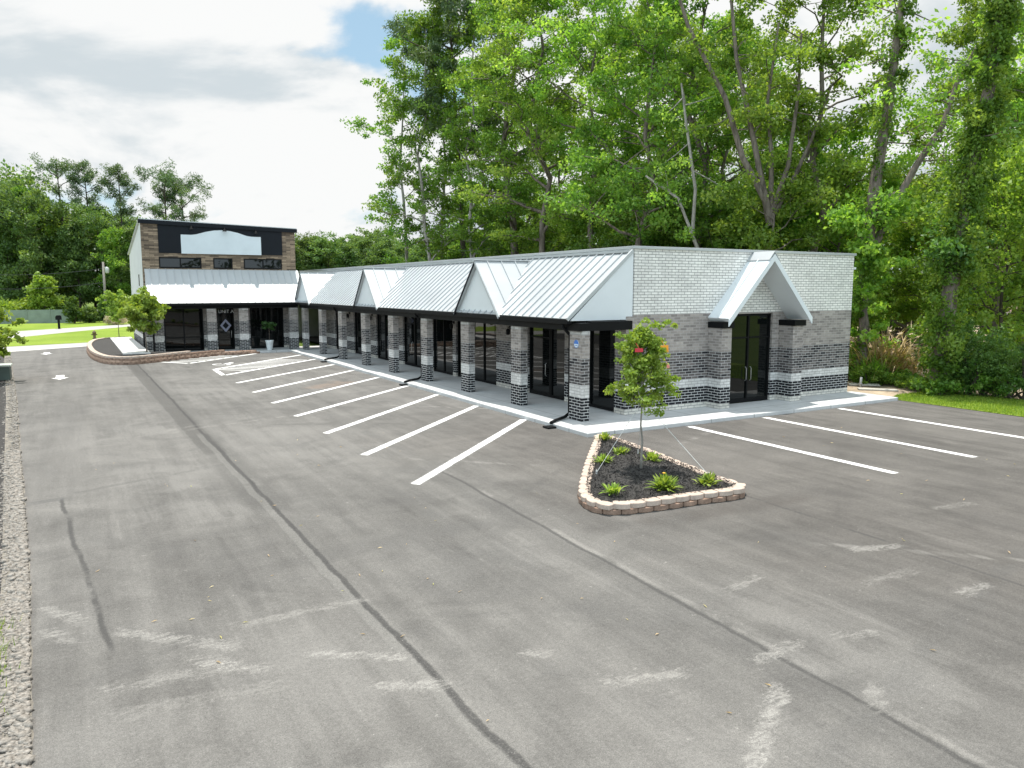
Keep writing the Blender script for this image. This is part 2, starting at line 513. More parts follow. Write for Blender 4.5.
def paint():
    m, t, b, out = newmat('road_paint')
    geo = t.n('ShaderNodeNewGeometry')
    at_ = t.n('ShaderNodeAttribute', attribute_name='edge')
    f = t.noise(geo.outputs['Position'], 24, 6, .75)
    g = t.noise(geo.outputs['Position'], 2.5, 4, .6)
    wear = t.math('ADD', t.math('MULTIPLY', f, .6), t.math('MULTIPLY', g, .25))
    a = t.step(t.math('ADD', at_.outputs['Fac'], t.math('MULTIPLY', t.math('SUBTRACT', wear, .42), -2.2)), .10, .95)
    b.inputs['Base Color'].default_value = (.78, .78, .77, 1)
    b.inputs['Roughness'].default_value = .75
    tr = t.n('ShaderNodeBsdfTransparent')
    mx = t.n('ShaderNodeMixShader')
    t.l(a, mx.inputs[0]); t.l(tr.outputs[0], mx.inputs[1]); t.l(b.outputs[0], mx.inputs[2])
    t.l(mx.outputs[0], out.inputs['Surface'])


paint()


def mulch():
    m, t, b, out = newmat('mulch')
    geo = t.n('ShaderNodeNewGeometry')
    f = t.noise(geo.outputs['Position'], 38, 5, .75, 1.2)
    g = t.noise(geo.outputs['Position'], 3, 4, .6)
    c = t.ramp(t.math('ADD', t.math('MULTIPLY', f, .8), t.math('MULTIPLY', g, .2)), [(.33, (.014, .013, .012)), (.52, (.045, .042, .040)), (.70, (.12, .113, .106))])
    t.l(c, b.inputs['Base Color'])
    b.inputs['Roughness'].default_value = .9
    bump(t, b, f, .04, 1.0)


mulch()

# ------------------------------------------------------------------ mesh helpers


def tag(o, label=None, cat=None, group=None, kind=None):
    if label: o['label'] = label
    if cat: o['category'] = cat
    if group: o['group'] = group
    if kind: o['kind'] = kind
    return o


def thing(name, label, cat, loc=(0, 0, 0), group=None, rotz=0.0):
    o = bpy.data.objects.new(name, None)
    o.empty_display_size = .3
    COL.objects.link(o)
    o.location = loc
    o.rotation_euler = (0, 0, rotz)
    return tag(o, label, cat, group)


class MB:
    def __init__(s):
        s.v = []; s.f = []

    def add(s, vs, fs):
        k = len(s.v)
        s.v += [tuple(p) for p in vs]
        s.f += [tuple(i + k for i in f) for f in fs]
        return s

    def box(s, x0, x1, y0, y1, z0, z1):
        v = [(x0, y0, z0), (x1, y0, z0), (x1, y1, z0), (x0, y1, z0), (x0, y0, z1), (x1, y0, z1), (x1, y1, z1), (x0, y1, z1)]
        return s.add(v, [(0, 3, 2, 1), (4, 5, 6, 7), (0, 1, 5, 4), (1, 2, 6, 5), (2, 3, 7, 6), (3, 0, 4, 7)])

    def obox(s, O, U, V, Wv):
        """box from corner O and three edge vectors"""
        O, U, V, Wv = map(Vector, (O, U, V, Wv))
        v = [O, O + U, O + U + V, O + V, O + Wv, O + U + Wv, O + U + V + Wv, O + V + Wv]
        return s.add(v, [(0, 3, 2, 1), (4, 5, 6, 7), (0, 1, 5, 4), (1, 2, 6, 5), (2, 3, 7, 6), (3, 0, 4, 7)])

    def prism(s, poly, ext):
        """extrude polygon (3-D points) by vector"""
        n = len(poly)
        e = Vector(ext)
        vs = [Vector(p) for p in poly] + [Vector(p) + e for p in poly]
        fs = [tuple(range(n))[::-1], tuple(range(n, 2 * n))] + [(i, (i + 1) % n, (i + 1) % n + n, i + n) for i in range(n)]
        return s.add(vs, fs)

    def tube(s, pts, rad, n=8, cap=True):
        pts = [Vector([float(c) for c in p]) for p in pts]
        if not hasattr(rad, '__len__'):
            rad = [rad] * len(pts)
        vs = []
        rad = [float(r_) for r_ in rad]
        up = Vector((0.31, .17, .93))
        for i, p in enumerate(pts):
            d = (pts[min(i + 1, len(pts) - 1)] - pts[max(i - 1, 0)])
            d.normalize()
            a = d.cross(up)
            if a.length < 1e-3:
                a = d.cross(Vector((1, 0, 0)))
            a.normalize()
            b = d.cross(a)
            for k in range(n):
                th = 2 * math.pi * k / n
                vs.append(p + rad[i] * (math.cos(th) * a + math.sin(th) * b))
        fs = []
        for i in range(len(pts) - 1):
            for k in range(n):
                k2 = (k + 1) % n
                fs.append((i * n + k, i * n + k2, (i + 1) * n + k2, (i + 1) * n + k))
        if cap:
            fs.append(tuple(range(n))[::-1])
            fs.append(tuple(range((len(pts) - 1) * n, len(pts) * n)))
        return s.add(vs, fs)

    def lathe(s, prof, n=20, c=(0, 0, 0)):
        vs = []
        for r, z in prof:
            for k in range(n):
                th = 2 * math.pi * k / n
                vs.append((c[0] + r * math.cos(th), c[1] + r * math.sin(th), c[2] + z))
        fs = []
        for i in range(len(prof) - 1):
            for k in range(n):
                k2 = (k + 1) % n
                fs.append((i * n + k, i * n + k2, (i + 1) * n + k2, (i + 1) * n + k))
        fs.append(tuple(range(n))[::-1]); fs.append(tuple(range((len(prof) - 1) * n, len(prof) * n)))
        return s.add(vs, fs)

    def build(s, name, mat, parent=None, label=None, bevel=0.0, smooth=False, uvz=.12):
        me = bpy.data.meshes.new(name)
        me.from_pydata(s.v, [], s.f)
        me.validate()
        me.update()
        uvl = me.uv_layers.new(name='UVMap')
        for p in me.polygons:
            nx, ny, nz = p.normal
            for li in p.loop_indices:
                x, y, z = me.vertices[me.loops[li].vertex_index].co
                if abs(nz) > .75:
                    uv = (x, y)
                elif abs(nx) > abs(ny):
                    uv = (y, z - uvz)
                else:
                    uv = (x, z - uvz)
                uvl.data[li].uv = uv
        if smooth:
            me.polygons.foreach_set('use_smooth', [True] * len(me.polygons))
        me.materials.append(MATS[mat])
        o = bpy.data.objects.new(name, me)
        COL.objects.link(o)
        if parent is not None:
            o.parent = parent
            o.matrix_parent_inverse = wm(parent).inverted()
        if label:
            o['label'] = label
        if bevel:
            md = o.modifiers.new('bevel', 'BEVEL')
            md.width = bevel; md.segments = 2; md.limit_method = 'ANGLE'
        return o


def wm(o):
    from mathutils import Matrix, Euler
    M = Matrix.Translation(o.location) @ Euler(o.rotation_euler).to_matrix().to_4x4()
    return (wm(o.parent) @ o.matrix_parent_inverse @ M) if o.parent else M


def np_mesh(name, V, F, mat, rnd=None, smooth=False):
    """quads/tris array -> mesh, with a per-face value"""
    me = bpy.data.meshes.new(name)
    nf, k = F.shape
    me.vertices.add(len(V)); me.loops.add(nf * k); me.polygons.add(nf)
    me.vertices.foreach_set('co', V.astype(np.float32).ravel())
    me.loops.foreach_set('vertex_index', F.astype(np.int32).ravel())
    me.polygons.foreach_set('loop_start', np.arange(0, nf * k, k, dtype=np.int32))
    me.polygons.foreach_set('loop_total', np.full(nf, k, dtype=np.int32))
    if rnd is not None:
        a = me.attributes.new('rnd', 'FLOAT', 'FACE')
        a.data.foreach_set('value', rnd.astype(np.float32))
    me.update(calc_edges=True)
    if smooth:
        me.polygons.foreach_set('use_smooth', [True] * nf)
    me.materials.append(MATS[mat])
    return me


def link(name, me, parent=None, loc=(0, 0, 0)):
    o = bpy.data.objects.new(name, me)
    COL.objects.link(o)
    o.parent = parent
    if parent is None:
        o.location = loc
    return o


FWD = (math.sin(YAW), math.cos(YAW)); RGT = (math.cos(YAW), -math.sin(YAW))


def at(px, D):
    """point on the ground seen in column px at depth D from where the photographer stood"""
    r = (px - 512) / FPX * D
    return CAM[0] + FWD[0] * D + RGT[0] * r, CAM[1] + FWD[1] * D + RGT[1] * r


def zat(py, D):
    return 4.2 + (288 - py) / FPX * D


# ------------------------------------------------------------------ the ground
def sheet(name, poly, z, mat, kind='structure', label=None, cat=None):
    o = MB().add([(x, y, z) for x, y in poly], [tuple(range(len(poly)))]).build(name, mat)
    return tag(o, label, cat, None, kind)


sheet('ground', [(-1500, -1500), (1500, -1500), (1500, 1500), (-1500, 1500)], -.012, 'meadow')
# asphalt lot, its left edge ragged against the gravel margin
rng0 = random.Random(3)
left = []
y = -60.0
while y < 44.0:
    base = np.interp(y, [-60, -9.75, -4.58, 3.5, 17, 33, 44], [-12.6, -13.0, -13.21, -13.68, -14.45, -15.48, -16.2])
    left.append((base + rng0.uniform(-.035, .035), y))
    y += .33
lot = [(14.35, -60), (14.35, .3), (12.5, 2.0), (3.5, 2.0), (3.5, 35), (-7, 36), (-8.0, 46.5), (-11.4, 46.2), (-16.25, 42.9)] + left[::-1]
sheet('parking_lot', lot, 0.0, 'asphalt')
# street side: driveway apron, verge, cross road, far lawn
sheet('street_apron', [(-60, 30), (-16.3, 43.0), (-11.4, 46.3), (-3, 47.2), (-3, 52.5), (-8.5, 51.6), (-16.2, 48.5), (-60, 35)], -.004, 'road_grey')
sheet('verge_grass', [(-60, 35.1), (-16.2, 48.6), (-8.4, 51.7), (4, 53.8), (20, 70), (-1, 70.5), (-6.7, 77.0), (-12, 68.5), (-17.8, 58), (-60, 36.5)], .002, 'lawn')
sheet('cross_road', [(-60, 36.6), (-17.8, 58), (-12, 68.5), (-6.7, 77), (4, 92), (2, 98), (-6.5, 82.5), (-18.5, 70.2), (-60, 58)], .006, 'road_grey')
sheet('far_lawn', [(-90, 48), (-60, 58.1), (-18.5, 70.3), (-6.5, 82.6), (0, 100), (-40, 108), (-90, 90)], .002, 'lawn')
o = MB().obox((-16.3, 42.75, .004), (5.0, 3.35, 0), (-.16, .24, 0), (0, 0, .01)).build('apron_edge_line', 'slab_concrete'); o['kind'] = 'structure'
sheet('dirt_ground', [(14.4, 2.4), (15.2, .75), (18.9, .7), (18.6, -2.6), (60, -30), (90, 10), (60, 60), (20, 60), (14.4, 50)], -.006, 'dirt')
sheet('forest_floor', [(14.3, 6.0), (19, 4.8), (40, 30), (60, 80), (20, 95), (3, 62), (3, 50), (14.3, 50)], -.001, 'forest_floor')

# concrete walk with its kerb step
tag(MB().box(0, 14.3, 0, 2.0, -.05, .12).box(0, 3.2, 2.0, 33.6, -.05, .12).box(-8.55, 3.2, 33.6, 36.6, -.05, .12).build('sidewalk', 'walk_concrete', bevel=.02), kind='structure')


# painted markings
def stripe(ax, ay, bx, by, w=.12, halo=.10, z=.004, name='parking_stripe'):
    d = Vector((bx - ax, by - ay, 0)); L = d.length; d.normalize()
    n = Vector((-d.y, d.x, 0))
    offs = [-w / 2 - halo, -w / 2, w / 2, w / 2 + halo]
    ed = [0.0, 1.0, 1.0, 0.0]
    al = [-halo, 0, L, L + halo]
    ae = [0, 1, 1, 0]
    V = []; E = []
    for i, a in enumerate(al):
        for j, f in enumerate(offs):
            p = Vector((ax, ay, z)) + d * a + n * f
            V.append(p); E.append(min(ed[j], ae[i]))
    F = [(i * 4 + j, (i + 1) * 4 + j, (i + 1) * 4 + j + 1, i * 4 + j + 1) for i in range(3) for j in range(3)]
    return V, F, E


def paint_obj(name, parts):
    V = []; F = []; E = []
    for v, f, e in parts:
        k = len(V); V += v; F += [tuple(i + k for i in q) for q in f]; E += e
    me = bpy.data.meshes.new(name)
    me.from_pydata([tuple(p) for p in V], [], F)
    a = me.attributes.new('edge', 'FLOAT', 'POINT')
    a.data.foreach_set('value', np.array(E, dtype=np.float32))
    me.materials.append(MATS['road_paint'])
    o = bpy.data.objects.new(name, me); COL.objects.link(o)
    o['kind'] = 'structure'
    return o


for ly, ny in [(3.4, -2.33), (6.72, 1.0), (10.1, 4.35), (13.25, 7.79), (16.85, 11.11), (20.5, 14.48), (23.9, 18.03)]:
    paint_obj('parking_stripe', [stripe(-.1, ly, -6.22, ny)])
for e_, y1 in [(3.65, -6.9), (6.92, -6.85), (10.66, -6.5)]:
    paint_obj('parking_stripe', [stripe(e_ + .05, -.2, e_ - .02, y1)])
# hatched access aisle
A0, A1, B0, B1 = (-.1, 27.6), (-6.25, 21.43), (-.1, 30.9), (-6.18, 24.62)
hs = [stripe(*A0, *A1), stripe(*B0, *B1), stripe(*A1, *B1)]
for k in range(10):
    px_ = -.55 - k * .46
    py_ = A0[1] + (px_ - A0[0])
    hs.append(stripe(px_ - .04, py_ + .04, px_ - 1.55, py_ + 1.55, .10, .04))
paint_obj('access_aisle_hatching', hs)
hs = [stripe(-2.3, 33.4, -6.9, 28.6), stripe(-6.9, 28.6, -8.1, 30.2)]
for k in range(6):
    x0 = -3.6 - k * .55
    y0_ = 33.4 + (x0 + 2.3) * 1.043
    hs.append(stripe(x0, y0_, x0 - 1.3, min(33.1, y0_ + 1.3), .10, .04))
paint_obj('access_aisle_hatching', hs)


def flat_disc(cx, cy, r, z=.0045, n=16):
    V = [(cx, cy, z)] + [(cx + r * math.cos(2 * math.pi * k / n), cy + r * math.sin(2 * math.pi * k / n), z) for k in range(n)]
    return [Vector(v) for v in V], [(0, k + 1, (k + 1) % n + 1) for k in range(n)], [1.0] * (n + 1)


# wheelchair symbol painted in the accessible bay, facing the lane
def sym(cx, cy, s, ang):
    c, sn = math.cos(ang), math.sin(ang)
    def T(x, y): return (cx + s * (x * c - y * sn), cy + s * (x * sn + y * c))
    parts = [flat_disc(*T(-.05, .82), .13 * s)]
    def seg(a, b, w): parts.append(stripe(*T(*a), *T(*b), w * s, .02 * s))
    seg((-.05, .66), (0, .12), .13); seg((0, .40), (.36, .40), .10); seg((0, .12), (.36, .12), .12); seg((.36, .12), (.55, -.42), .12); seg((.55, -.42), (.72, -.36), .10)
    pts = [(.02 + .46 * math.cos(a), -.12 + .46 * math.sin(a)) for a in [math.radians(d) for d in range(130, 345, 24)]]
    for p, q in zip(pts, pts[1:]): seg(p, q, .10)
    return parts


paint_obj('wheelchair_symbol', sym(-5.3, 27.3, 1.0, math.radians(-45)))


# lane arrows near the street, foreshortened flat on the lot
def arrow(cx, cy, L, ang):
    c, sn = math.cos(ang), math.sin(ang)
    def T(x, y): return Vector((cx + x * c - y * sn, cy + x * sn + y * c, .0045))
    head = [T(-.36, L * .1), T(.36, L * .1), T(0, L * .5)]
    return [stripe(T(0, -L * .5).x, T(0, -L * .5).y, T(0, L * .12).x, T(0, L * .12).y, .3, .05), (head, [(0, 1, 2)], [1.0, 1.0, 1.0])]


paint_obj('lane_arrow', arrow(-13.1, 24.4, 2.0, math.radians(180)))
paint_obj('lane_arrow', arrow(-14.0, 40.3, 1.8, math.radians(180)))

# ------------------------------------------------------------------ shop strip
LW, EW, ZT = 1.94, 3.13, 5.44
strip = thing('shop_strip', 'long single storey brick shop strip with metal canopy, three small gables and gabled end entrance', 'building', (2.84, LW, 0))
# end wall
MB().box(2.84, 7.35, LW, 2.24, 0, 3.3).box(9.55, 13.95, LW, 2.24, 0, 3.3).box(EW, 13.95, LW, 2.24, 3.3, ZT).box(13.65, 13.95, 2.24, 47, 0, ZT).build('end_wall', 'wall_brick', strip, 'brick end wall banded white, black, mottled grey and painted white above')
OPEN = [(2.5, 4.02, 'window'), (5.43, 6.5, 'window'), (6.52, 8.0, 'door'), (10.53, 14.4, 'window'), (14.75, 17.1, 'window'), (18.44, 19.5, 'window'), (19.52, 20.9, 'door'), (22.6, 25.04, 'window'),
        (26.2, 29.1, 'window'), (30.5, 31.6, 'door'), (31.62, 33.0, 'window')]
# long wall behind the columns: piers between openings and the header over them
m = MB()
y = 2.24
for a, b_, k in OPEN:
    if a - y > .05:
        m.box(2.84, 3.12, y, a, 0, 2.92)
    y = b_
m.box(2.84, 3.12, y, 36.2, 0, 2.92)
m.box(2.84, 3.12, 2.24, 36.2, 2.92, 3.25)
m.build('shopfront_wall', 'wall_brick', strip)
MB().box(EW, 3.43, 2.24, 47, 3.26, ZT).build('parapet_wall', 'white_metal', strip)
MB().box(3.44, 13.64, 2.25, 47, 5.0, 5.1).build('roof_deck', 'flat_roof', strip)
MB().box(EW + .3, 13.64, 2.5, 46.9, .13, .16).build('floor_slab', 'interior_dark', strip)
MB().box(EW - .06, 3.49, 1.88, 47, ZT, ZT + .09).box(3.495, 14.01, 1.88, 2.30, ZT, ZT + .09).build('coping', 'coping_metal', strip, bevel=.008)
MB().box(3.2, 13.6, 46.7, 46.98, 0, ZT - .01).build('rear_wall', 'white_paint_wall', strip)


def glazing(y0, y1, z0, z1, x, n, parent, kind='window', rail=None, side='x', inward=1):
    """frame on a plane facing -x (side x) or -y (side y); panes are a child of the frame"""
    fr = .055; dp = .10
    g = MB(); p = MB()
    def B(mb, a0, a1, zz0, zz1, d0, d1):
        if side == 'x': mb.box(x + d0, x + d1, a0, a1, zz0, zz1)
        else: mb.box(a0, a1, x + d0, x + d1, zz0, zz1)
    B(g, y0, y1, z0, z0 + (fr * 2.4 if kind == 'door' else fr * 1.6), 0, dp); B(g, y0, y1, z1 - fr * 1.5, z1, 0, dp)
    zb = z0 + fr * 1.6; zt = z1 - fr * 1.5
    if kind == 'door': zb = z0 + fr * 2.4
    ws = (y1 - y0) / n
    for k in range(n + 1):
        c = y0 + k * ws
        a0 = y0 if k == 0 else (y1 - fr * 1.3 if k == n else c - fr * .65)
        B(g, a0, a0 + fr * 1.3, zb, zt, 0, dp)
    if rail:
        for r in rail:
            for k in range(n):
                B(g, y0 + k * ws + fr * 1.3, y0 + (k + 1) * ws - (fr * 1.3 if k == n - 1 else fr * .65), r - fr * .5, r + fr * .5, .002, dp - .002)
    fo = g.build(kind, 'black_metal', parent)
    B(p, y0 + fr * .5, y1 - fr * .5, z0 + fr, z1 - fr, .045, .06)
    p.build('pane', 'dark_glass', fo)
    return fo


def handle(parent, pts, r=.014):
    return MB().tube(pts, r, 8).build('handle', 'steel', parent)


for a, b_, k in OPEN:
    n = 1 if k == 'door' else max(1, round((b_ - a) / 1.35))
    f = glazing(a, b_, .125, 2.918, 2.93, n, strip, k, [2.35] if k == 'door' else None)
    if k == 'door':
        handle(f, [(2.91, a + .22, .9), (2.86, a + .22, .95), (2.86, a + .22, 1.35), (2.91, a + .22, 1.4)])

# columns
COLS = [1.6, 5.27] + [9.27 + 4.02 * k for k in range(7)]
for yc in COLS:
    MB().box(.907, 1.19, yc, yc + .68, .12, 2.9).build('column', 'column_brick', strip, bevel=.008)
MB().box(.80, 1.25, 1.62, 34.2, 2.9, 3.14).box(1.25, 2.84, 1.62, 1.92, 2.9, 3.18).build('canopy_beam', 'black_metal', strip)
MB().box(1.252, 2.838, 1.93, 34.5, 3.10, 3.14).build('soffit', 'soffit', strip)
MB().box(.60, .79, 1.98, 34.1, 3.10, 3.25).build('gutter', 'black_metal', strip, bevel=.02)


def seam_roof(mb, O, U, Wv, th=.05, sp=.42, rib=(.028, .045), start=.2):
    O, U, Wv = Vector(O), Vector(U), Vector(Wv)
    n = U.cross(Wv).normalized()
    if n.z < 0: n = -n
    mb.obox(O - n * th, U, Wv, n * th)
    u = U.normalized(); L = U.length
    a = start
    while a < L - .05:
        mb.obox(O + u * (a - rib[0] / 2) + n * .001, u * rib[0], Wv, n * rib[1])
        a += sp


def edge_trim(mb, p, q, w=.10, h=.10):
    p, q = Vector(p), Vector(q)
    d = q - p
    side = d.cross(Vector((0, 0, 1))).normalized() * w
    mb.obox(p - side * .5 - Vector((0, 0, h * .6)), side, d, Vector((0, 0, h)))


mr = MB()
seam_roof(mr, (.62, 2.0, 3.27), (0, 34.2, 0), (2.5, 0, 2.10), sp=.455, start=.4)
mr.build('canopy_roof', 'roof_metal', strip)
MB().box(3.0, 3.128, 2.0, 36.2, 5.33, 5.40).build('ridge_flashing', 'roof_metal', strip)
MB().prism([(.70, 1.955, 3.20), (3.10, 1.955, 3.20), (3.10, 1.955, 5.33)], (0, .05, 0)).build('canopy_end_panel', 'white_metal', strip)
tr_ = MB(); tr_.obox((.62, 1.93, 3.2), (2.49, 0, 2.13), (0, .075, 0), (-.06, 0, .09)); tr_.build('rake_trim', 'roof_metal', strip)
# three small gables on the canopy
for lc in (8.05, 20.4, 32.75):
    g = MB().prism([(.72, lc - 1.74, 3.25), (.72, lc + 1.74, 3.25), (.72, lc, 5.13)], (.05, 0, 0)).build('gable', 'white_metal', strip)
    r = MB()
    seam_roof(r, (.56, lc - 1.86, 3.20), (2.42, 0, 0), (0, 1.86, 2.02), sp=.60, start=.5)
    seam_roof(r, (.56, lc + 1.86, 3.20), (2.42, 0, 0), (0, -1.86, 2.02), sp=.60, start=.5)
    r.build('gable_roof', 'roof_metal', g)
    MB().box(.55, 3.0, lc - .07, lc + .07, 5.215, 5.25).build('ridge_cap', 'roof_metal', g, bevel=.01)
    rake_shade = MB()
    rake_shade.obox((.545, lc + 1.80, 3.12), (0, -1.80, 1.98), (0, .0, .10), (.03, 0, 0))
    rake_shade.build('rake_edge_and_shade', 'charcoal_panel', g)  # charcoal puts the shade under the overhanging far slope into the colour
    lt = MB(); lt.obox((.545, lc - 1.80, 3.12), (0, 1.80, 1.98), (0, .0, .10), (.03, 0, 0)); lt.build('rake_edge_and_shade', 'roof_metal', g)
# downpipes on every third column, kicked out over the kerb
for yc in (COLS[0], COLS[3], COLS[6]):
    yy = yc + .76
    d = MB().tube([(.70, yy, 3.12), (.70, yy, 3.02), (.85, yy, 2.86), (.97, yy, 2.74), (.97, yy, 2.5), (.97, yy, .36), (.90, yy, .24), (.75, yy - .08, .19), (.2, yy - .4, .185), (-.08, yy - .55, .15)], .05, 8)
    dp = d.build('downspout', 'black_metal', strip, smooth=True)
    for zs in (2.3, .9):
        MB().box(.92, 1.02, yy - .07, yy + .07, zs, zs + .03).build('strap', 'black_metal', dp)
    MB().box(-.30, .02, yy - .75, yy - .42, .005, .06).build('splash_block', 'black_metal', dp, bevel=.02)


def lantern(parent, x, y, z, face='x'):
    if face == 'x':
        a = MB().box(x - .05, x, y - .06, y + .06, z + .12, z + .24).tube([(x - .05, y, z + .18), (x - .12, y, z + .2), (x - .14, y, z + .13)], .014, 6)
        o = a.build('wall_lantern', 'black_metal', parent)
        MB().lathe([(.03, .13), (.085, .09), (.085, .06), (.07, -.10), (.03, -.12)], 10, (x - .14, y, z)).build('shade', 'black_metal', o)
    else:
        a = MB().box(x - .06, x + .06, y - .05, y, z + .12, z + .24).tube([(x, y - .05, z + .18), (x, y - .12, z + .2), (x, y - .14, z + .13)], .014, 6)
        o = a.build('wall_lantern', 'black_metal', parent)
        MB().lathe([(.03, .13), (.085, .09), (.085, .06), (.07, -.10), (.03, -.12)], 10, (x, y - .14, z)).build('shade', 'black_metal', o)
    return o


for yy in (4.75, 9.3, 14.57, 17.8, 21.8, 25.6, 29.8):
    lantern(strip, 2.84, yy, 2.45)
# end entrance: two pilasters, black caps, steep gabled hood and double door
for e0, e1 in ((6.40, 6.86), (9.90, 10.44)):
    MB().box(e0, e1, 1.30, LW - .003, .12, 2.86).build('pilaster', 'wall_brick', strip, bevel=.006)
    MB().box(e0 - .03, e1 + .03, 1.22, LW - .003, 2.863, 3.06).build('pilaster_cap', 'black_metal', strip)
hood = MB()
hw, zr, zf = 2.04, 5.38, 3.20
cx = 8.40
for s_ in (-1, 1):
    P0 = Vector((cx + s_ * hw, .98, zf)); Wd = Vector((-s_ * hw, 0, zr - zf)); U = Vector((0, LW - .98, 0))
    nrm = Vector((s_ * (zr - zf), 0, hw)).normalized()
    hood.obox(P0 - nrm * .17, U, Wd, nrm * .17)
    for a in (.48,):
        hood.obox(P0 + U * a + nrm * .001, Vector((0, .028, 0)), Wd, nrm * .04)
ho = hood.build('entry_hood', 'white_metal', strip, 'steep white metal gable hood over the end entrance')
MB().prism([(cx - .26, .955, zr - .26), (cx, .955, zr + .035), (cx + .26, .955, zr - .26), (cx + .26, .955, zr - .22), (cx, .955, zr + .075), (cx - .26, .955, zr - .22)], (0, .99, 0)).build('ridge_cap', 'roof_metal', ho)
fa = MB()
for s_ in (-1, 1):
    P0 = Vector((cx + s_ * (hw + .01), .94, zf - .03)); Wd = Vector((-s_ * (hw + .01), 0, zr - zf + .01))
    fa.obox(P0, Vector((0, .038, 0)), Wd, Vector((0, 0, -.24)))
fa.build('fascia', 'white_metal', ho)
dd = glazing(7.35, 9.55, .125, 3.295, LW + .09, 2, strip, 'door', [2.45], 'y')
handle(dd, [(8.33, LW + .085, .9), (8.33, LW + .03, .95), (8.33, LW + .03, 1.35), (8.33, LW + .085, 1.4)])
handle(dd, [(8.57, LW + .085, .9), (8.57, LW + .03, .95), (8.57, LW + .03, 1.35), (8.57, LW + .085, 1.4)])
fl = MB().box(13.952, 14.06, 2.1, 2.25, 4.98, 5.10).box(14.03, 14.22, 2.02, 2.2, 4.92, 5.0).build('flood_lamp', 'white_metal', strip, bevel=.01)
# round blue and white badge on the near column
cz, cyy, bx = 2.50, COLS[0] + .30, .903
ring = [(bx - .012, cyy + .125 * math.cos(2 * math.pi * k / 28), cz + .125 * math.sin(2 * math.pi * k / 28)) for k in range(28)]
bd = MB().prism(ring, (.012, 0, 0)).build('round_badge', 'pale_print', strip, 'round blue over white badge on the nearest column')
arc = [(bx - .016, cyy + .115 * math.cos(math.radians(a)), cz + .115 * math.sin(math.radians(a))) for a in range(0, 181, 15)]
MB().prism(arc, (.003, 0, 0)).build('blue_half', 'blue_print', bd)
ringo = MB()
for k in range(28):
    a0, a1 = 2 * math.pi * k / 28, 2 * math.pi * (k + 1) / 28
    ringo.add([(bx - .0165, cyy + r_ * math.cos(a), cz + r_ * math.sin(a)) for r_, a in ((.11, a0), (.125, a0), (.125, a1), (.11, a1))], [(0, 1, 2, 3)])
ringo.box(bx - .0166, bx - .0126, cyy - .06, cyy + .06, cz - .055, cz - .035)
ringo.build('badge_rim', 'blue_print', bd)

# ------------------------------------------------------------------ two storey unit at the far end
TF = 36.2
TX0, TX1 = -8.4, 1.15
tall = thing('corner_shop', 'two storey end unit with timber look front, charcoal band and blank white arched sign board', 'building', ((TX0 + TX1) / 2, TF, 0))
TO = [(-7.35, -4.98, 'window', 2), (-4.12, -3.05, 'door', 1), (-2.02, .2, 'window', 2)]
m = MB(); x = TX0
for a, b_, k, n in TO:
    m.box(x, a, TF, TF + .3, 0, 3.08); x = b_
m.box(x, TX1, TF, TF + .3, 0, 3.08)
m.box(TX0, TX1, TF, TF + .3, 3.08, 3.3)
m.build('shopfront_wall', 'wall_brick', tall)
for a, b_, k, n in TO:
    f = glazing(a, b_, .125, 3.078, TF + .09, n, tall, k, [2.50] if k == 'door' else ([2.72, 1.0] if a < -6 else [2.72]), 'y')
    if k == 'door':
        handle(f, [(b_ - .2, TF + .08, .9), (b_ - .2, TF + .03, .95), (b_ - .2, TF + .03, 1.35), (b_ - .2, TF + .08, 1.4)])
        c0 = ((a + b_) / 2, TF + .085, 1.72)
        MB().prism([(c0[0] - .36, c0[1], c0[2]), (c0[0], c0[1], c0[2] - .44), (c0[0] + .36, c0[1], c0[2]), (c0[0], c0[1], c0[2] + .44)], (0, .004, 0)).build('diamond_decal', 'lavender_print', f)
        MB().prism([(c0[0] - .2, c0[1] - .004, c0[2]), (c0[0], c0[1] - .004, c0[2] - .24), (c0[0] + .2, c0[1] - .004, c0[2]), (c0[0], c0[1] - .004, c0[2] + .24)], (0, .003, 0)).build('diamond_decal', 'charcoal_panel', f)
        fc = bpy.data.curves.new('door_lettering', 'FONT')
        fc.body = 'UNIT A'; fc.size = .30; fc.align_x = 'CENTER'; fc.extrude = .003
        fcurve = bpy.data.objects.new('door_lettering_outline', fc)
        fmesh = bpy.data.meshes.new_from_object(fcurve)
        bpy.data.objects.remove(fcurve)
        fmesh.materials.clear(); fmesh.materials.append(MATS['lettering'])
        fo = bpy.data.objects.new('door_lettering', fmesh); COL.objects.link(fo)
        fo.parent = f; fo.matrix_parent_inverse = wm(f).inverted()
        fo.location = (c0[0] + .05, TF + .07, 2.56); fo.rotation_euler = (math.pi / 2, 0, 0)


def ztop(x): return 8.42 - (x - TX0) / (TX1 - TX0) * .26


def slab_front(mb, x0, x1, z0, y0, th, zfun=ztop, dz=0):
    mb.prism([(x0, y0, z0), (x1, y0, z0), (x1, y0, zfun(x1) + dz), (x0, y0, zfun(x0) + dz)], (0, th, 0))


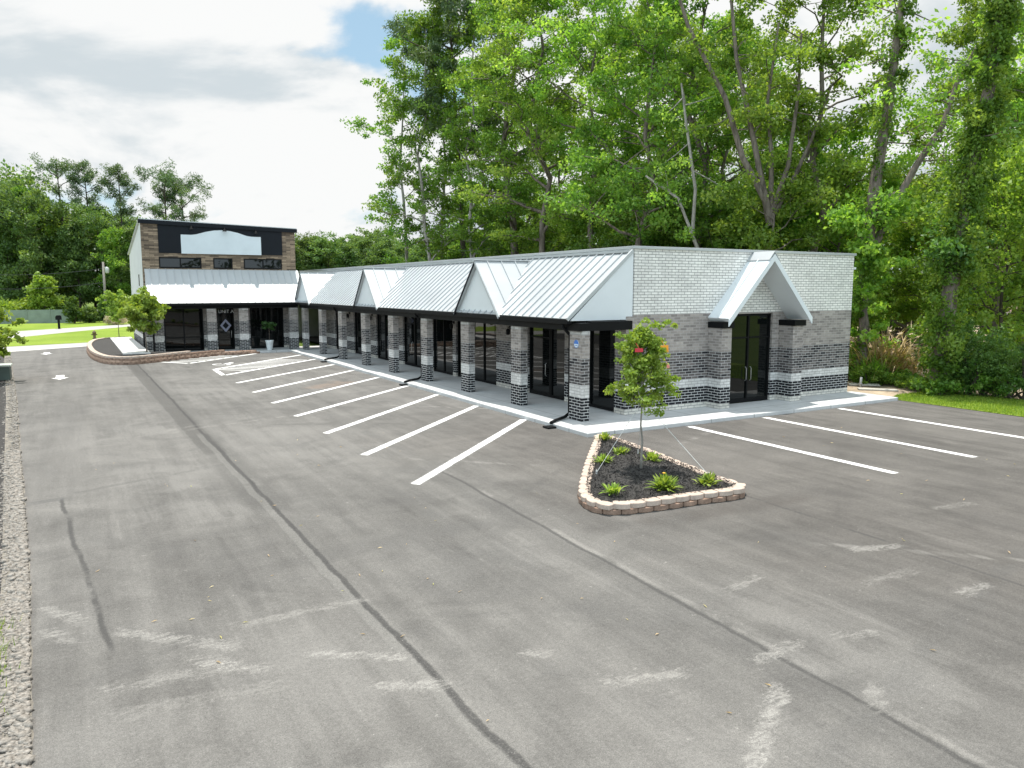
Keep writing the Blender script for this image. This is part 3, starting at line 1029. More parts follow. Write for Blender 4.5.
up = MB()
WIN2 = [(-7.45, -4.93), (-4.2, -3.0), (-2.28, .22)]
x = TX0
for a, b_ in WIN2:
    up.box(x, a, TF, TF + .3, 5.46, 6.16); x = b_
up.box(x, TX1, TF, TF + .3, 5.46, 6.16)
up.box(TX0, TX1, TF, TF + .3, 3.3, 5.46)
slab_front(up, TX0, TX1, 6.16, TF, .3)
up.build('upper_wall', 'timber_veneer', tall, 'upper front clad in narrow mixed brown timber strips')
for a, b_ in WIN2:
    glazing(a, b_, 5.46, 6.16, TF - .02, 2 if b_ - a > 2 else 1, tall, 'window', None, 'y')
b2 = MB(); slab_front(b2, -7.43, .27, 6.42, TF - .06, .058, dz=-.05)
band = b2.build('charcoal_band', 'charcoal_panel', tall)
arch = [(-6.11, 7.60), (-5.5, 7.60), (-5.2, 7.64), (-4.6, 7.82), (-4.1, 7.92), (-3.62, 7.96), (-3.1, 7.92), (-2.6, 7.82), (-2.05, 7.64), (-1.75, 7.60), (-1.14, 7.60), (-1.14, 6.40), (-6.11, 6.40)]
MB().prism([(a, TF - .13, b_) for a, b_ in arch], (0, .068, 0)).build('sign_board', 'sign_white', tall, 'blank pale sign board with arched top')
for gx, gz in ((-5.48, 8.16), (-3.46, 8.10), (-1.48, 8.02)):
    go = MB().tube([(gx, TF - .06, gz), (gx, TF - .16, gz + .06), (gx, TF - .27, gz + .02), (gx, TF - .31, gz - .06)], .018, 6).build('sign_lamp', 'black_metal', tall)
    MB().lathe([(.03, -.02), (.06, -.06), (.14, -.20), (.13, -.20)], 12, (gx, TF - .31, gz - .02)).build('shade', 'black_metal', go)
# fascia, roof and side walls, the roof falling to the rear
yb = 47.6
def zroof(x, y): return ztop(x) - (y - TF) / (yb - TF) * 1.75
rf = MB().add([(TX0 - .12, TF - .12, ztop(TX0) + .02), (TX1 + .12, TF - .12, ztop(TX1) + .02), (TX1 + .12, yb + .1, zroof(TX1, yb) + .02), (TX0 - .12, yb + .1, zroof(TX0, yb) + .02),
               (TX0 - .12, TF - .12, ztop(TX0) + .10), (TX1 + .12, TF - .12, ztop(TX1) + .10), (TX1 + .12, yb + .1, zroof(TX1, yb) + .10), (TX0 - .12, yb + .1, zroof(TX0, yb) + .10)],
              [(0, 3, 2, 1), (4, 5, 6, 7), (0, 1, 5, 4), (1, 2, 6, 5), (2, 3, 7, 6), (3, 0, 4, 7)]).build('roof', 'coping_metal', tall)
MB().prism([(TX0 - .14, TF - .165, ztop(TX0) - .20), (TX1 + .14, TF - .165, ztop(TX1) - .20), (TX1 + .14, TF - .165, ztop(TX1) + .05), (TX0 - .14, TF - .165, ztop(TX0) + .05)], (0, .04, 0)).build('fascia', 'charcoal_panel', rf)
MB().prism([(TX0, TF + .3, 3.34), (TX0, yb, 3.34), (TX0, yb, zroof(TX0, yb)), (TX0, TF + .3, zroof(TX0, TF + .3))], (.3, 0, 0)).build('side_wall', 'white_paint_wall', tall, 'white painted side wall under the sloping roof edge')
MB().prism([(TX1 - .3, TF + .3, 3.34), (TX1 - .3, yb, 3.34), (TX1 - .3, yb, zroof(TX1, yb)), (TX1 - .3, TF + .3, zroof(TX1, TF + .3))], (.3, 0, 0)).build('side_wall', 'white_paint_wall', tall)
MB().box(TX0, TX0 + .3, TF + .3, yb, 0, 3.337).box(TX0 + .3, TX1, yb - .3, yb, 0, 6.3).build('side_wall', 'wall_brick', tall)
glazing(39.2, 39.75, 4.35, 5.1, TX0 - .02, 1, tall, 'window')
# canopy across the front
fr = MB(); seam_roof(fr, (-8.32, 34.15, 3.27), (9.6, 0, 0), (0, 2.05, 2.13), sp=.46, start=.3)
fr.build('canopy_roof', 'roof_metal', tall)
MB().prism([(-8.30, 34.22, 3.20), (-8.30, 36.19, 3.20), (-8.30, 36.19, 5.32)], (.04, 0, 0)).build('canopy_end_panel', 'white_metal', tall)
MB().box(-8.34, .6, 34.13, 34.30, 3.10, 3.25).build('gutter', 'black_metal', tall, bevel=.02)
MB().box(-8.28, .8, 34.55, 34.95, 2.9, 3.14).build('canopy_beam', 'black_metal', tall)
MB().box(-8.28, 1.3, 34.96, 36.19, 3.12, 3.16).build('soffit', 'soffit', tall)
for a, b_ in ((-8.08, -7.55), (-4.98, -4.42), (-3.02, -2.44), (.22, .80)):
    MB().box(a, b_, 34.55, 34.95, .12, 2.9).build('column', 'column_brick', tall, bevel=.008)
MB().box(-8.43, -8.0, 35.75, 36.19, .12, 3.1).build('pilaster', 'wall_brick', tall)
for dx, dy in ((-8.14, 34.45), (-8.52, 36.6)):
    MB().tube([(dx, dy - .2, 3.12), (dx, dy, 2.9), (dx, dy, .35), (dx, dy - .12, .2)], .06, 8).build('downspout', 'black_metal', tall, smooth=True)
lantern(tall, -4.55, TF, 2.45, 'y'); lantern(tall, -2.6, TF, 2.45, 'y')

# ------------------------------------------------------------------ foliage machinery


def leaf_quads(C, n, size, rng, up=.35, aspect=.62, droop=0.0):
    """n x centres C -> rhombic leaves, random attitude biased up; returns verts, faces"""
    N = len(C)
    nr = rng.normal(size=(N, 3)); nr /= np.linalg.norm(nr, axis=1)[:, None]
    nr[:, 2] += up * np.sign(rng.random(N) - .12); nr /= np.linalg.norm(nr, axis=1)[:, None]
    r = rng.normal(size=(N, 3)); r[:, 2] -= droop
    a = r - nr * np.sum(r * nr, axis=1)[:, None]; a /= np.linalg.norm(a, axis=1)[:, None] + 1e-9
    b = np.cross(nr, a)
    s = (size * rng.uniform(.6, 1.35, N))[:, None]
    w = s * aspect
    V = np.empty((N, 4, 3))
    V[:, 0] = C - a * s * .5
    V[:, 1] = C + b * w * .5 + nr * s * .10 - a * s * .06
    V[:, 2] = C + a * s * .5
    V[:, 3] = C - b * w * .5 + nr * s * .10 - a * s * .06
    F = np.arange(N * 4).reshape(N, 4)
    return V.reshape(-1, 3), F


def cloud(clumps, per, size, rng, flat=.6, up=.35, aspect=.62, crnd=.5, droop=0.0):
    """clumps: (x,y,z,r) -> leaf mesh arrays with a value per leaf"""
    C = []; R = []
    for cx_, cy_, cz_, r in clumps:
        k = max(3, int(per * rng.uniform(.7, 1.3)))
        d = rng.normal(size=(k, 3)); d /= np.linalg.norm(d, axis=1)[:, None]
        rad = r * rng.random(k)[:, None] ** .5
        p = d * rad; p[:, 2] *= flat
        C.append(np.array([cx_, cy_, cz_]) + p)
        base = rng.random()
        R.append(np.clip(base * crnd + (1 - crnd) * rng.random(k), 0, 1))
    C = np.concatenate(C); R = np.concatenate(R)
    V, F = leaf_quads(C, len(C), size, rng, up, aspect, droop)
    return V, F, R


def bend(p, q, k, rng, wob):
    p, q = np.array(p, float), np.array(q, float)
    L = np.linalg.norm(q - p)
    out = []
    for i in range(k + 1):
        t_ = i / k
        x = p + (q - p) * t_
        if 0 < i < k:
            x = x + rng.normal(size=3) * wob * L * np.array([1, 1, .5])
        out.append(x)
    return out


def broadleaf(seed, H, cb, R, r0, nl=18, per=46, leaf=.30, sub=4, mat='leaf_wood', bark_='bark_brown', lean=(0, 0), shape='tall', clump=(.55, 1.15), limbs=None, top=True, low=0):
    """trunk mesh and crown mesh of one broadleaf tree standing at the origin"""
    rng = np.random.default_rng(seed)
    mb = MB()
    k = 9
    tp = []
    for i in range(k + 1):
        t_ = i / k
        tp.append(np.array([lean[0] * t_ ** 1.3 + rng.normal() * (.012 if H > 5 else .004) * H * (0 < i), lean[1] * t_ ** 1.3 + rng.normal() * (.012 if H > 5 else .004) * H * (0 < i), H * .96 * t_]))
    rad = [r0 * (1.25 if i == 0 else (1 - .9 * (i / k) ** .9)) for i in range(k + 1)]
    mb.tube(tp, rad, 8)
    def tat(t_):
        f = min(t_ / .96, .9999) * k
        i = int(f); u = f - i
        return tp[i] * (1 - u) + tp[i + 1] * u
    clumps = []
    az = rng.uniform(0, 6.28)
    for j in range(nl):
        t_ = cb + (.93 - cb) * (j + rng.uniform(.1, .9)) / nl
        h = (t_ - cb) / (1 - cb)
        if shape == 'tall': prof = (.45 + .75 * math.sin(math.pi * min(1, .18 + .82 * h))) * (1.0 if h < .55 else 1.25 - .55 * h)
        elif shape == 'round': prof = .35 + .9 * math.sin(math.pi * (.12 + .80 * h))
        else: prof = 1.15 - .95 * h
        Ln = R * prof * rng.uniform(.65, 1.2)
        az += 2.4 + rng.normal() * .45
        el = rng.uniform(.15, .75) + .35 * h
        base = tat(t_)
        d = np.array([math.cos(az) * math.cos(el), math.sin(az) * math.cos(el), math.sin(el)])
        end = base + d * Ln
        pts = bend(base, end, 4, rng, .06)
        rb = max(.022, r0 * (1 - t_) * .55)
        mb.tube(pts, [rb * (1 - .8 * i / 4) for i in range(5)], 5, False)
        for f in (.55, .78, 1.0):
            i = min(3, int(f * 4 - .001)); u = f * 4 - i
            c = pts[i] * (1 - u) + pts[i + 1] * u
            clumps.append((*c, rng.uniform(*clump)))
        for s_ in range(sub):
            f = rng.uniform(.25, .95)
            i = min(3, int(f * 4)); u = f * 4 - i
            c = pts[i] * (1 - u) + pts[i + 1] * u
            dd_ = d * .5 + rng.normal(size=3) * .6; dd_[2] = abs(dd_[2]) * .7 - .12; dd_ /= np.linalg.norm(dd_)
            e = c + dd_ * Ln * rng.uniform(.28, .6)
            mb.tube(bend(c, e, 2, rng, .06), [rb * .45, rb * .3, .012], 4, False)
            clumps.append((*e, rng.uniform(*clump)))
            if rng.random() < .6:
                clumps.append((*(c * .4 + e * .6 + rng.normal(size=3) * .3), rng.uniform(*clump) * .8))
    if limbs:
        for pl, ra, rb_, nc in limbs:
            pl = [np.array(p, float) for p in pl]
            mb.tube(pl, list(np.linspace(ra, rb_, len(pl))), 7, False)
            for q in range(nc):
                f = rng.uniform(.35, 1.0) * (len(pl) - 1)
                i = min(len(pl) - 2, int(f)); u = f - i
                c = pl[i] * (1 - u) + pl[i + 1] * u
                e = c + np.clip(rng.normal(size=3), -1.4, 1.4) * np.array([1.0, 1.0, .7]) * 1.1
                mb.tube([c, (c + e) / 2 + rng.normal(size=3) * .08, e], [.04, .028, .012], 4, False)
                clumps.append((*e, rng.uniform(*clump)))
    if top:
        for q in range(6):
            clumps.append((*(tat(.94) + rng.normal(size=3) * np.array([.5, .5, .7]) * R * .18), rng.uniform(*clump)))
    for q in range(low):
        zz = rng.uniform(.05, cb + .05)
        clumps.append((*(tat(zz) + rng.normal(size=3) * np.array([r0 * 2.2, r0 * 2.2, 0])), rng.uniform(.3, .6)))
    V, F, Rn = cloud(clumps, per, leaf, rng)
    crown = np_mesh('crown', V, F, mat, Rn)
    me = bpy.data.meshes.new('trunk')
    me.from_pydata([tuple(v) for v in mb.v], [], mb.f)
    me.polygons.foreach_set('use_smooth', [True] * len(me.polygons))
    me.materials.append(MATS[bark_])
    return me, crown


def pine(seed, H, cb, R, r0, bark_='bark_dark', n=13, per=110, leaf=.55, mat='leaf_pine'):
    rng = np.random.default_rng(seed)
    mb = MB()
    k = 8
    lean = rng.normal(size=2) * .035 * H
    tp = [np.array([lean[0] * (i / k) ** 1.4, lean[1] * (i / k) ** 1.4, H * .97 * i / k]) for i in range(k + 1)]
    mb.tube(tp, [r0 * (1.2 if i == 0 else 1 - .82 * i / k) for i in range(k + 1)], 7)
    clumps = []
    az = rng.uniform(0, 6)
    for j in range(n):
        t_ = cb + (.97 - cb) * (j + rng.random() * .7) / n
        h = (t_ - cb) / (1 - cb)
        Ln = R * (.5 + .75 * math.sin(math.pi * (.2 + .72 * h))) * rng.uniform(.55, 1.15)
        az += 2.3 + rng.normal() * .5
        f = t_ / .97 * k; i = min(k - 1, int(f)); u = f - i
        b0 = tp[i] * (1 - u) + tp[i + 1] * u
        d = np.array([math.cos(az), math.sin(az), rng.uniform(.1, .8)])
        pts = bend(b0, b0 + d * Ln, 3, rng, .05)
        mb.tube(pts, [r0 * .3, r0 * .22, r0 * .15, .02], 4, False)
        for q in range(4):
            e = pts[3] * rng.uniform(.55, 1.05) + b0 * 0
            e = b0 + d * Ln * rng.uniform(.55, 1.08) + rng.normal(size=3) * Ln * .20 * np.array([1, 1, .5])
            clumps.append((*e, rng.uniform(.55, 1.05)))
        clumps.append((*(pts[3] + np.array([0, 0, .5])), 1.0))
    for q in range(5): clumps.append((*(tp[-1] + rng.normal(size=3) * .5), .8))
    V, F, Rn = cloud(clumps, per, leaf, rng, flat=.85, up=.1, aspect=.18)
    crown = np_mesh('crown', V, F, mat, Rn)
    me = bpy.data.meshes.new('trunk')
    me.from_pydata([tuple(v) for v in mb.v], [], mb.f)
    me.materials.append(MATS[bark_])
    return me, crown


def tree(name, label, meshes, x, y, z=0.0, s=1.0, rot=0.0, group=None, cat='tree', sz=None, names=('trunk', 'crown')):
    r = thing(name, label, cat, (x, y, z), group, rot)
    r.scale = (s, s, sz or s)
    for nm, me in zip(names, meshes):
        c = bpy.data.objects.new(nm, me); COL.objects.link(c); c.parent = r
    return r


def bush_mesh(seed, R, H, n=40, per=40, leaf=.16, mat='leaf_wood', flat=.7, shape='round', stems=5, aspect=.6, bark_='bark_dark', up=.35, clump=None):
    rng = np.random.default_rng(seed)
    mb = MB()
    cl = []
    for q in range(n):
        d = rng.normal(size=3); d /= np.linalg.norm(d)
        rr = rng.random() ** .4
        zc = H * (.5 + .46 * d[2] * rr)
        k_ = 1.0 if shape == 'round' else max(.12, 1.1 * (1 - zc / H))
        cl.append((d[0] * R * rr * k_, d[1] * R * rr * k_, zc, (clump or R * .33) * rng.uniform(.7, 1.3)))
    for q in range(stems):
        c = cl[rng.integers(len(cl))]
        mb.tube([(rng.normal() * .05 * R, rng.normal() * .05 * R, 0), (c[0] * .5, c[1] * .5, c[2] * .55), c[:3]], [.035 * H ** .5, .025 * H ** .5, .01], 5, False)
    V, F, Rn = cloud(cl, per, leaf, rng, flat=flat, aspect=aspect, up=up)
    V[:, 2] = np.maximum(V[:, 2], .01)
    crown = np_mesh('foliage', V, F, mat, Rn)
    me = bpy.data.meshes.new('stem')
    me.from_pydata([tuple(v) for v in mb.v], [], mb.f)
    me.materials.append(MATS[bark_])
    return me, crown


# ------------------------------------------------------------------ the tall wood behind the strip
RT = np.array([RGT[0], RGT[1], 0.0]); UPV = np.array([0, 0, 1.0]); DEEP = np.array([FWD[0], FWD[1], 0.0])
def rel(r_, u_, d_=0.0): return RT * r_ + UPV * u_ + DEEP * d_

WOOD = [broadleaf(101, 27, .24, 4.4, .32, 26, 105, .225), broadleaf(102, 29, .22, 4.9, .34, 27, 105, .225, mat='leaf_bright'),
        broadleaf(103, 25, .18, 4.5, .27, 26, 105, .225), broadleaf(104, 28, .30, 4.3, .30, 25, 105, .225, mat='leaf_bright')]
THICK = broadleaf(105, 29, .30, 4.6, .46, 26, 105, .23)
SLIM = [broadleaf(111, 30, .20, 3.5, .24, 24, 50, .25, bark_='bark_pale', shape='tall', clump=(.5, 1.0)),
        broadleaf(112, 30, .16, 3.6, .22, 24, 50, .25, bark_='bark_pale', clump=(.5, 1.0))]
UNDER = [broadleaf(121, 10, .08, 3.5, .12, 20, 100, .20, shape='round', mat='leaf_bright', bark_='bark_dark'), broadleaf(122, 12, .10, 3.4, .13, 20, 100, .20, shape='round', mat='leaf_bright'),
         broadleaf(123, 9, .08, 3.6, .12, 20, 100, .20, shape='round', mat='leaf_wood', bark_='bark_dark')]

HERO = [(404, 74, SLIM[1], .97, 'leftmost slim tree of the wood, its ragged crown against the clouds'),
        (425, 70, SLIM[0], 1.0, 'slim pale trunked tree leaning left, second from the left end of the wood'),
        (446, 72, SLIM[1], 1.0, 'slim pale straight tree, third from the left end of the wood'),
        (471, 67, SLIM[0], .98, 'slim tree with bare grey lower trunk, fourth from the left end of the wood'),
        (512, 64, THICK, 1.0, 'thick brown trunked tree rising behind the middle gable of the strip'),
        (537, 58, WOOD[1], 1.0, 'bright leaved tree with pale thin trunk right of the thick brown trunk'),
        (590, 54, WOOD[3], 1.0, 'bright leaved tree standing behind the nearest gable of the strip'),
        (640, 47, WOOD[2], 1.0, 'full crowned tree behind the near corner of the strip roof'),
        (690, 48, WOOD[1], .95, 'yellow green crowned tree left of the leaning pale trunk'),
        (807, 44, WOOD[3], .95, 'dark narrow trunked tree between the many limbed tree and the vine clad one')]
rr = random.Random(11)
for px, D, me, s, lab in HERO:
    x, y = at(px, D)
    tree('broadleaf_tree', lab, me, x, y, 0, s, rr.uniform(0, 6.28))
# many-limbed tree seen over the entry hood
x, y = at(766, 41)
fork = [([rel(0, 7.5), rel(-.3, 8.8), rel(-1.6, 11.0), rel(-2.6, 14), rel(-4.6, 17.5), rel(-5.5, 20)], .22, .07, 12),
        ([rel(0, 7.8), rel(-.5, 9.6), rel(-1.2, 12.5), rel(-2.1, 16), rel(-2.6, 20)], .20, .07, 12), ([rel(0, 8.2), rel(.05, 11, .4), rel(-.2, 14, .6), rel(.3, 18, .8)], .16, .05, 9),
        ([rel(.05, 8.2), rel(.7, 10.5, -.3), rel(1.0, 14, -.5), rel(1.0, 17, -.6)], .15, .05, 9), ([rel(.1, 8.0), rel(1.2, 9.8, .4), rel(2.2, 12, .6), rel(3.3, 15, .9)], .16, .05, 10)]
me = broadleaf(131, 9.0, .62, 2.6, .30, 7, 100, .20, limbs=fork, mat='leaf_bright', top=False)
tree('many_limbed_tree', 'tall tree with dark trunk splitting into five long limbs above the entry hood', me, x, y)
# pale leaning tree
x, y = at(733, 42)
ln = [([rel(0, 0), rel(-.4, 2.2), rel(-1.1, 4.2), rel(-2.2, 6.6), rel(-3.2, 9.0), rel(-5.0, 10.2)], .17, .05, 8), ([rel(-2.4, 7.0), rel(-2.3, 9.5), rel(-2.9, 13.0), rel(-3.2, 15)], .11, .05, 8)]
me = broadleaf(132, 4.5, .8, 1.6, .10, 3, 90, .19, limbs=ln, bark_='bark_pale', mat='leaf_bright', top=False)
tree('leaning_tree', 'pale grey trunk leaning left behind the entry hood with yellow green leaves', me, x, y)
# vine clad tree with a leaning limb, at the right end of the strip
x, y = at(862, 34.5)
vl = [([rel(.1, 5.6), rel(.75, 7.0), rel(1.5, 8.6), rel(2.0, 9.6), rel(3.0, 11.2), rel(3.5, 13.0), rel(4.3, 14.6)], .20, .07, 12), ([rel(0, 6.0), rel(.25, 9), rel(.6, 12), rel(.9, 16), rel(1.2, 19)], .30, .10, 14), ([rel(1.3, 8.4), rel(.5, 8.1), rel(.2, 7.2)], .12, .10, 1)]
me = broadleaf(133, 7.5, .9, 1.5, .34, 2, 70, .21, limbs=vl, low=60, top=False, mat='leaf_bright')
cl = []
for q in range(150):
    zz = rr.uniform(0, 18)
    c = rel(np.interp(zz, [0, 6, 9, 12, 16, 19], [0, 0, .25, .6, .9, 1.2]), zz) + np.array([rr.gauss(0, .22), rr.gauss(0, .22), 0])
    cl.append((*c, rr.uniform(.22, .42)))
V, F, Rn = cloud(cl, 46, .16, np.random.default_rng(135), flat=1.0, droop=.9, crnd=.6)
tree('vine_clad_tree', 'vine clad tree with bare leaning limb, at the right corner of the strip', (*me, np_mesh('vine', V, F, 'leaf_wood', Rn)), x, y, names=('trunk', 'crown', 'vine'))
# ivy tower
x, y = at(942, 30)
rng = np.random.default_rng(141)
tw = [([rel(0, 0), rel(.2, 4), rel(.6, 8), rel(1.2, 12), rel(1.5, 17), rel(1.7, 20)], .34, .12, 14)]
cl = []
for q in range(430):
    u = rng.random() ** .95
    zz = u * 18
    c = rel(np.interp(zz, [0, 4, 8, 12, 17], [0, .2, .6, 1.2, 1.5]), zz)
    rr_ = .95 - .15 * min(1, zz / 9)
    c = c + np.array([rng.normal() * .42 * rr_, rng.normal() * .42 * rr_, 0])
    cl.append((*c, rng.uniform(.25, .5)))
me = broadleaf(134, 6, .9, 1.0, .2, 2, 60, .20, limbs=tw, top=False, mat='leaf_dark')
V, F, Rn = cloud(cl, 85, .15, rng, flat=1.0, droop=.9, crnd=.7)
vine = np_mesh('vine', V, F, 'leaf_wood', Rn)
tree('ivy_tower_tree', 'tall trunk wrapped to the ground in hanging green vines, beside the grass strip', (me[0], me[1], vine), x, y, names=('trunk', 'crown', 'vine'))
# pine with soft needle plates inside the left end of the wood
PINE1 = pine(151, 30, .55, 4.2, .34, n=18, per=150, leaf=.6)
x, y = at(466, 72)
tree('wood_pine', 'pine with soft grey green needle plates at the left end of the wood', PINE1, x, y)
# second rank and understory
k = 0
LABF = 'tall green tree in the crowded second rank of the wood behind the shop strip'
for px, D in [(487, 84), (530, 82), (556, 72), (610, 66), (665, 60), (700, 70), (722, 56), (745, 66), (760, 90),
              (955, 46), (990, 40), (1025, 38), (1000, 55), (1050, 48)]:
    x, y = at(px, D)
    tree('wood_tree', LABF, WOOD[k % 4], x, y, 0, rr.uniform(.82, 1.05) * (.72 if px > 870 else 1), rr.uniform(0, 6.28), 'second rank trees of the wood')
    k += 1
LABU = 'low leafy understory tree under the tall wood behind the shop strip'
for px, D in [(470, 100), (490, 76), (503, 82), (520, 66), (548, 70), (565, 60), (585, 66), (605, 58), (630, 56), (655, 52), (680, 54), (700, 50), (722, 47), (745, 50), (775, 48), (790, 52), (815, 50), (835, 46), (850, 52),
              (905, 60), (922, 52), (880, 62), (970, 44), (995, 50), (1020, 46), (950, 60), (540, 90), (620, 80), (700, 84), (780, 74), (860, 70), (1000, 36)]:
    x, y = at(px, D)
    tree('understory_tree', LABU, UNDER[k % 3], x, y, 0, rr.uniform(.75, 1.15), rr.uniform(0, 6.28), 'understory trees of the wood')
    k += 1

# ------------------------------------------------------------------ right hand edge: grass, shrubs, yard beyond
rng = np.random.default_rng(7)
poly = [(14.42, -20), (14.42, .35), (15.6, .95), (17.6, .95), (18.5, -2.4), (21, -20)]
sheet('grass_strip', poly, .006, 'lawn')
def in_poly(x, y):
    c = False
    for (x1, y1), (x2, y2) in zip(poly, poly[1:] + poly[:1]):
        if (y1 > y) != (y2 > y) and x < (x2 - x1) * (y - y1) / (y2 - y1) + x1: c = not c
    return c
P = []
while len(P) < 24000:
    p = (rng.uniform(14.35, 19.0), rng.uniform(-8, 1.0))
    if in_poly(*p): P.append(p)
P = np.array(P)
def blades(P, h, rng, w=.012):
    N = len(P)
    an = rng.uniform(0, 6.28, N); tl = rng.normal(size=(N, 2)) * .35
    hh = h * rng.uniform(.5, 1.3, N)
    V = np.zeros((N, 3, 3))
    V[:, 0, 0] = P[:, 0] - np.cos(an) * w; V[:, 0, 1] = P[:, 1] - np.sin(an) * w
    V[:, 1, 0] = P[:, 0] + np.cos(an) * w; V[:, 1, 1] = P[:, 1] + np.sin(an) * w
    V[:, 2, 0] = P[:, 0] + tl[:, 0] * hh; V[:, 2, 1] = P[:, 1] + tl[:, 1] * hh; V[:, 2, 2] = hh
    return V.reshape(-1, 3), np.arange(N * 3).reshape(N, 3)
V, F = blades(P, .07, rng)
tag(link('grass', np_mesh('grass', V, F, 'grass_blade', rng.random(len(F)))), kind='stuff')

SH = [bush_mesh(201, 1.1, 1.7, 46, 70, .095, 'leaf_dark', clump=.26), bush_mesh(202, .9, 1.2, 40, 70, .095, 'leaf_wood', clump=.24), bush_mesh(203, 1.3, 2.6, 56, 80, .10, 'leaf_dark', clump=.3), bush_mesh(204, .55, .5, 26, 40, .10, 'leaf_wood')]
LABS = 'dark green shrub in the hedge bank between the grass strip and the yard'
for px, D, i, s in [(871, 33, 1, .85), (893, 33.4, 3, 1.3), (905, 32.5, 3, 1.4), (918, 31.6, 3, 1.1), (930, 31, 3, 1.3), (960, 30.4, 0, .9), (972, 29.8, 2, .95), (986, 29.5, 0, 1.0), (1000, 29.2, 1, 1.1), (1014, 28.8, 0, 1.1), (1030, 28.5, 2, 1.0),
                    (975, 33, 2, 1.1), (1005, 33, 0, 1.2), (945, 29.8, 3, 1.5), (868, 35, 1, .9), (956, 33, 2, 1.2)]:
    x, y = at(px, D)
    tree('shrub', LABS, SH[i], x, y, 0, s, rr.uniform(0, 6.28), 'shrubs along the right bank', 'shrub', names=('stem', 'foliage'))


def tussock(seed, n, L, w, mat, spread=.35, base=.3):
    """upright arching blades, each three quads long"""
    rng = np.random.default_rng(seed)
    V = []; F = []; R_ = []
    for q in range(n):
        az = rng.uniform(0, 6.28); el = 1.5 - abs(rng.normal()) * spread; ln_ = L * rng.uniform(.45, 1.1)
        p = np.array([rng.normal() * base, rng.normal() * base, 0.0]); a_ = el; b_ = rng.random()
        sd = np.array([-math.sin(az), math.cos(az), 0])
        rows = []
        for i in range(5):
            ww = w * (1, 1, .85, .55, .05)[i]
            rows.append((p - sd * ww, p + sd * ww))
            p = p + np.array([math.cos(az) * math.cos(a_), math.sin(az) * math.cos(a_), math.sin(a_)]) * ln_ / 4; a_ -= rng.uniform(.12, .5)
        for i in range(4):
            k_ = len(V); V += [rows[i][0], rows[i][1], rows[i + 1][1], rows[i + 1][0]]
            F.append((k_, k_ + 1, k_ + 2, k_ + 3)); R_.append(np.clip(b_ * .7 + .3 * rng.random(), 0, 1))
    return (np_mesh('fronds', np.array(V), np.array(F), mat, np.array(R_)),)


x, y = at(884, 34.6)
tree('dry_palm', 'tall tuft of dry straw coloured fronds beside the right corner of the strip', tussock(301, 420, 3.0, .035, 'leaf_dry', .40, .45), x, y, 0, 1.0, 0, None, 'palm', names=('fronds',))
x, y = at(874, 33.6)
tree('green_palm', 'low green tuft of fronds in front of the tall dry fronds', tussock(302, 240, 1.8, .03, 'leaf_wood', .5, .3), x, y, 0, 1.0, 1, None, 'palm', names=('fronds',))
x, y = at(899, 34)
tree('yellowed_palm', 'smaller half yellowed tuft of fronds right of the tall dry fronds', tussock(303, 240, 2.1, .03, 'leaf_dry', .45, .3), x, y, 0, 1.0, 2, None, 'palm', names=('fronds',))

# yard: pile of grey logs, dirt mounds, board fence, little shed
x, y = at(915, 52)
pile = thing('log_pile', 'heap of grey weathered logs and boards in the yard behind the shrubs', 'log pile', (x, y, 0))
rng = np.random.default_rng(9)
for q in range(22):
    c = np.array([x, y, 0]) + rel(rng.normal() * 1.3, .25 + abs(rng.normal()) * .8, rng.normal() * .5)
    d = rel(rng.uniform(.9, 1.7), rng.normal() * .35, rng.normal() * .3)
    MB().tube([c - d, c + d * .1 + rng.normal(size=3) * .05, c + d], [.10, .11, .08], 7).build('log', 'log_grey', pile)


def mound(name, label, px, D, R, H, mat, seed):
    x, y = at(px, D)
    rng = np.random.default_rng(seed)
    n, mm = 28, 10
    V = []; F = []
    for i in range(mm + 1):
        for k_ in range(n):
            a = 2 * math.pi * k_ / n; r_ = i / mm
            h = H * (1 - r_ ** 1.7) * (1 + .25 * math.sin(3 * a + seed) * r_) + rng.normal() * .06 * H * (1 if 0 < i < mm else 0)
            V.append((x + R * r_ * math.cos(a) * (1 + .15 * math.sin(2 * a)), y + R * r_ * math.sin(a), max(h, -.05) if i < mm else -.05))
    for i in range(mm):
        for k_ in range(n):
            F.append((i * n + k_, (i + 1) * n + k_, (i + 1) * n + (k_ + 1) % n, i * n + (k_ + 1) % n))
    return tag(MB().add(V, F).build(name, mat, smooth=True), label, 'dirt mound')


mound('dirt_mound', 'pale brown dirt mound left of the vine wrapped trunk', 915, 43, 3.2, .8, 'dirt', 4)
mound('rubble_mound', 'pale rubble mound glimpsed through the shrubs right of the vine wrapped trunk', 967, 40, 2.2, 1.3, 'old_concrete', 5)
mound('rubble_mound', 'pale rubble mound at the right edge behind the shrubs', 1012, 36, 2.0, 1.0, 'old_concrete', 6)
x, y = at(1016, 62)
fn = thing('yard_fence', 'short run of tan board fence at the right edge of the yard', 'fence', (x, y, 0))
for q in range(14):
    c = np.array([x, y, 0]) + rel(q * .32 - .5, 0)
    MB().obox(c, rel(.30, 0), rel(0, 0, .03), rel(0, 1.75 + (q % 3) * .02)).build('board', 'tan_wood', fn)
for q in (0, 6, 12):
    c = np.array([x, y, 0]) + rel(q * .32 - .56, 0, -.10)
    MB().obox(c, rel(.1, 0), rel(0, 0, .1), rel(0, 1.95)).build('post', 'tan_wood', fn)
x, y = at(1018, 70)
sh = thing('yard_shed', 'small white walled shed with reddish brown roof at the right edge', 'shed', (x, y, 0))
c = np.array([x, y, 0])
MB().obox(c + rel(-1.2, 0), rel(4.5, 0), rel(0, 0, 3), rel(0, 2.1)).build('wall', 'shed_white', sh)
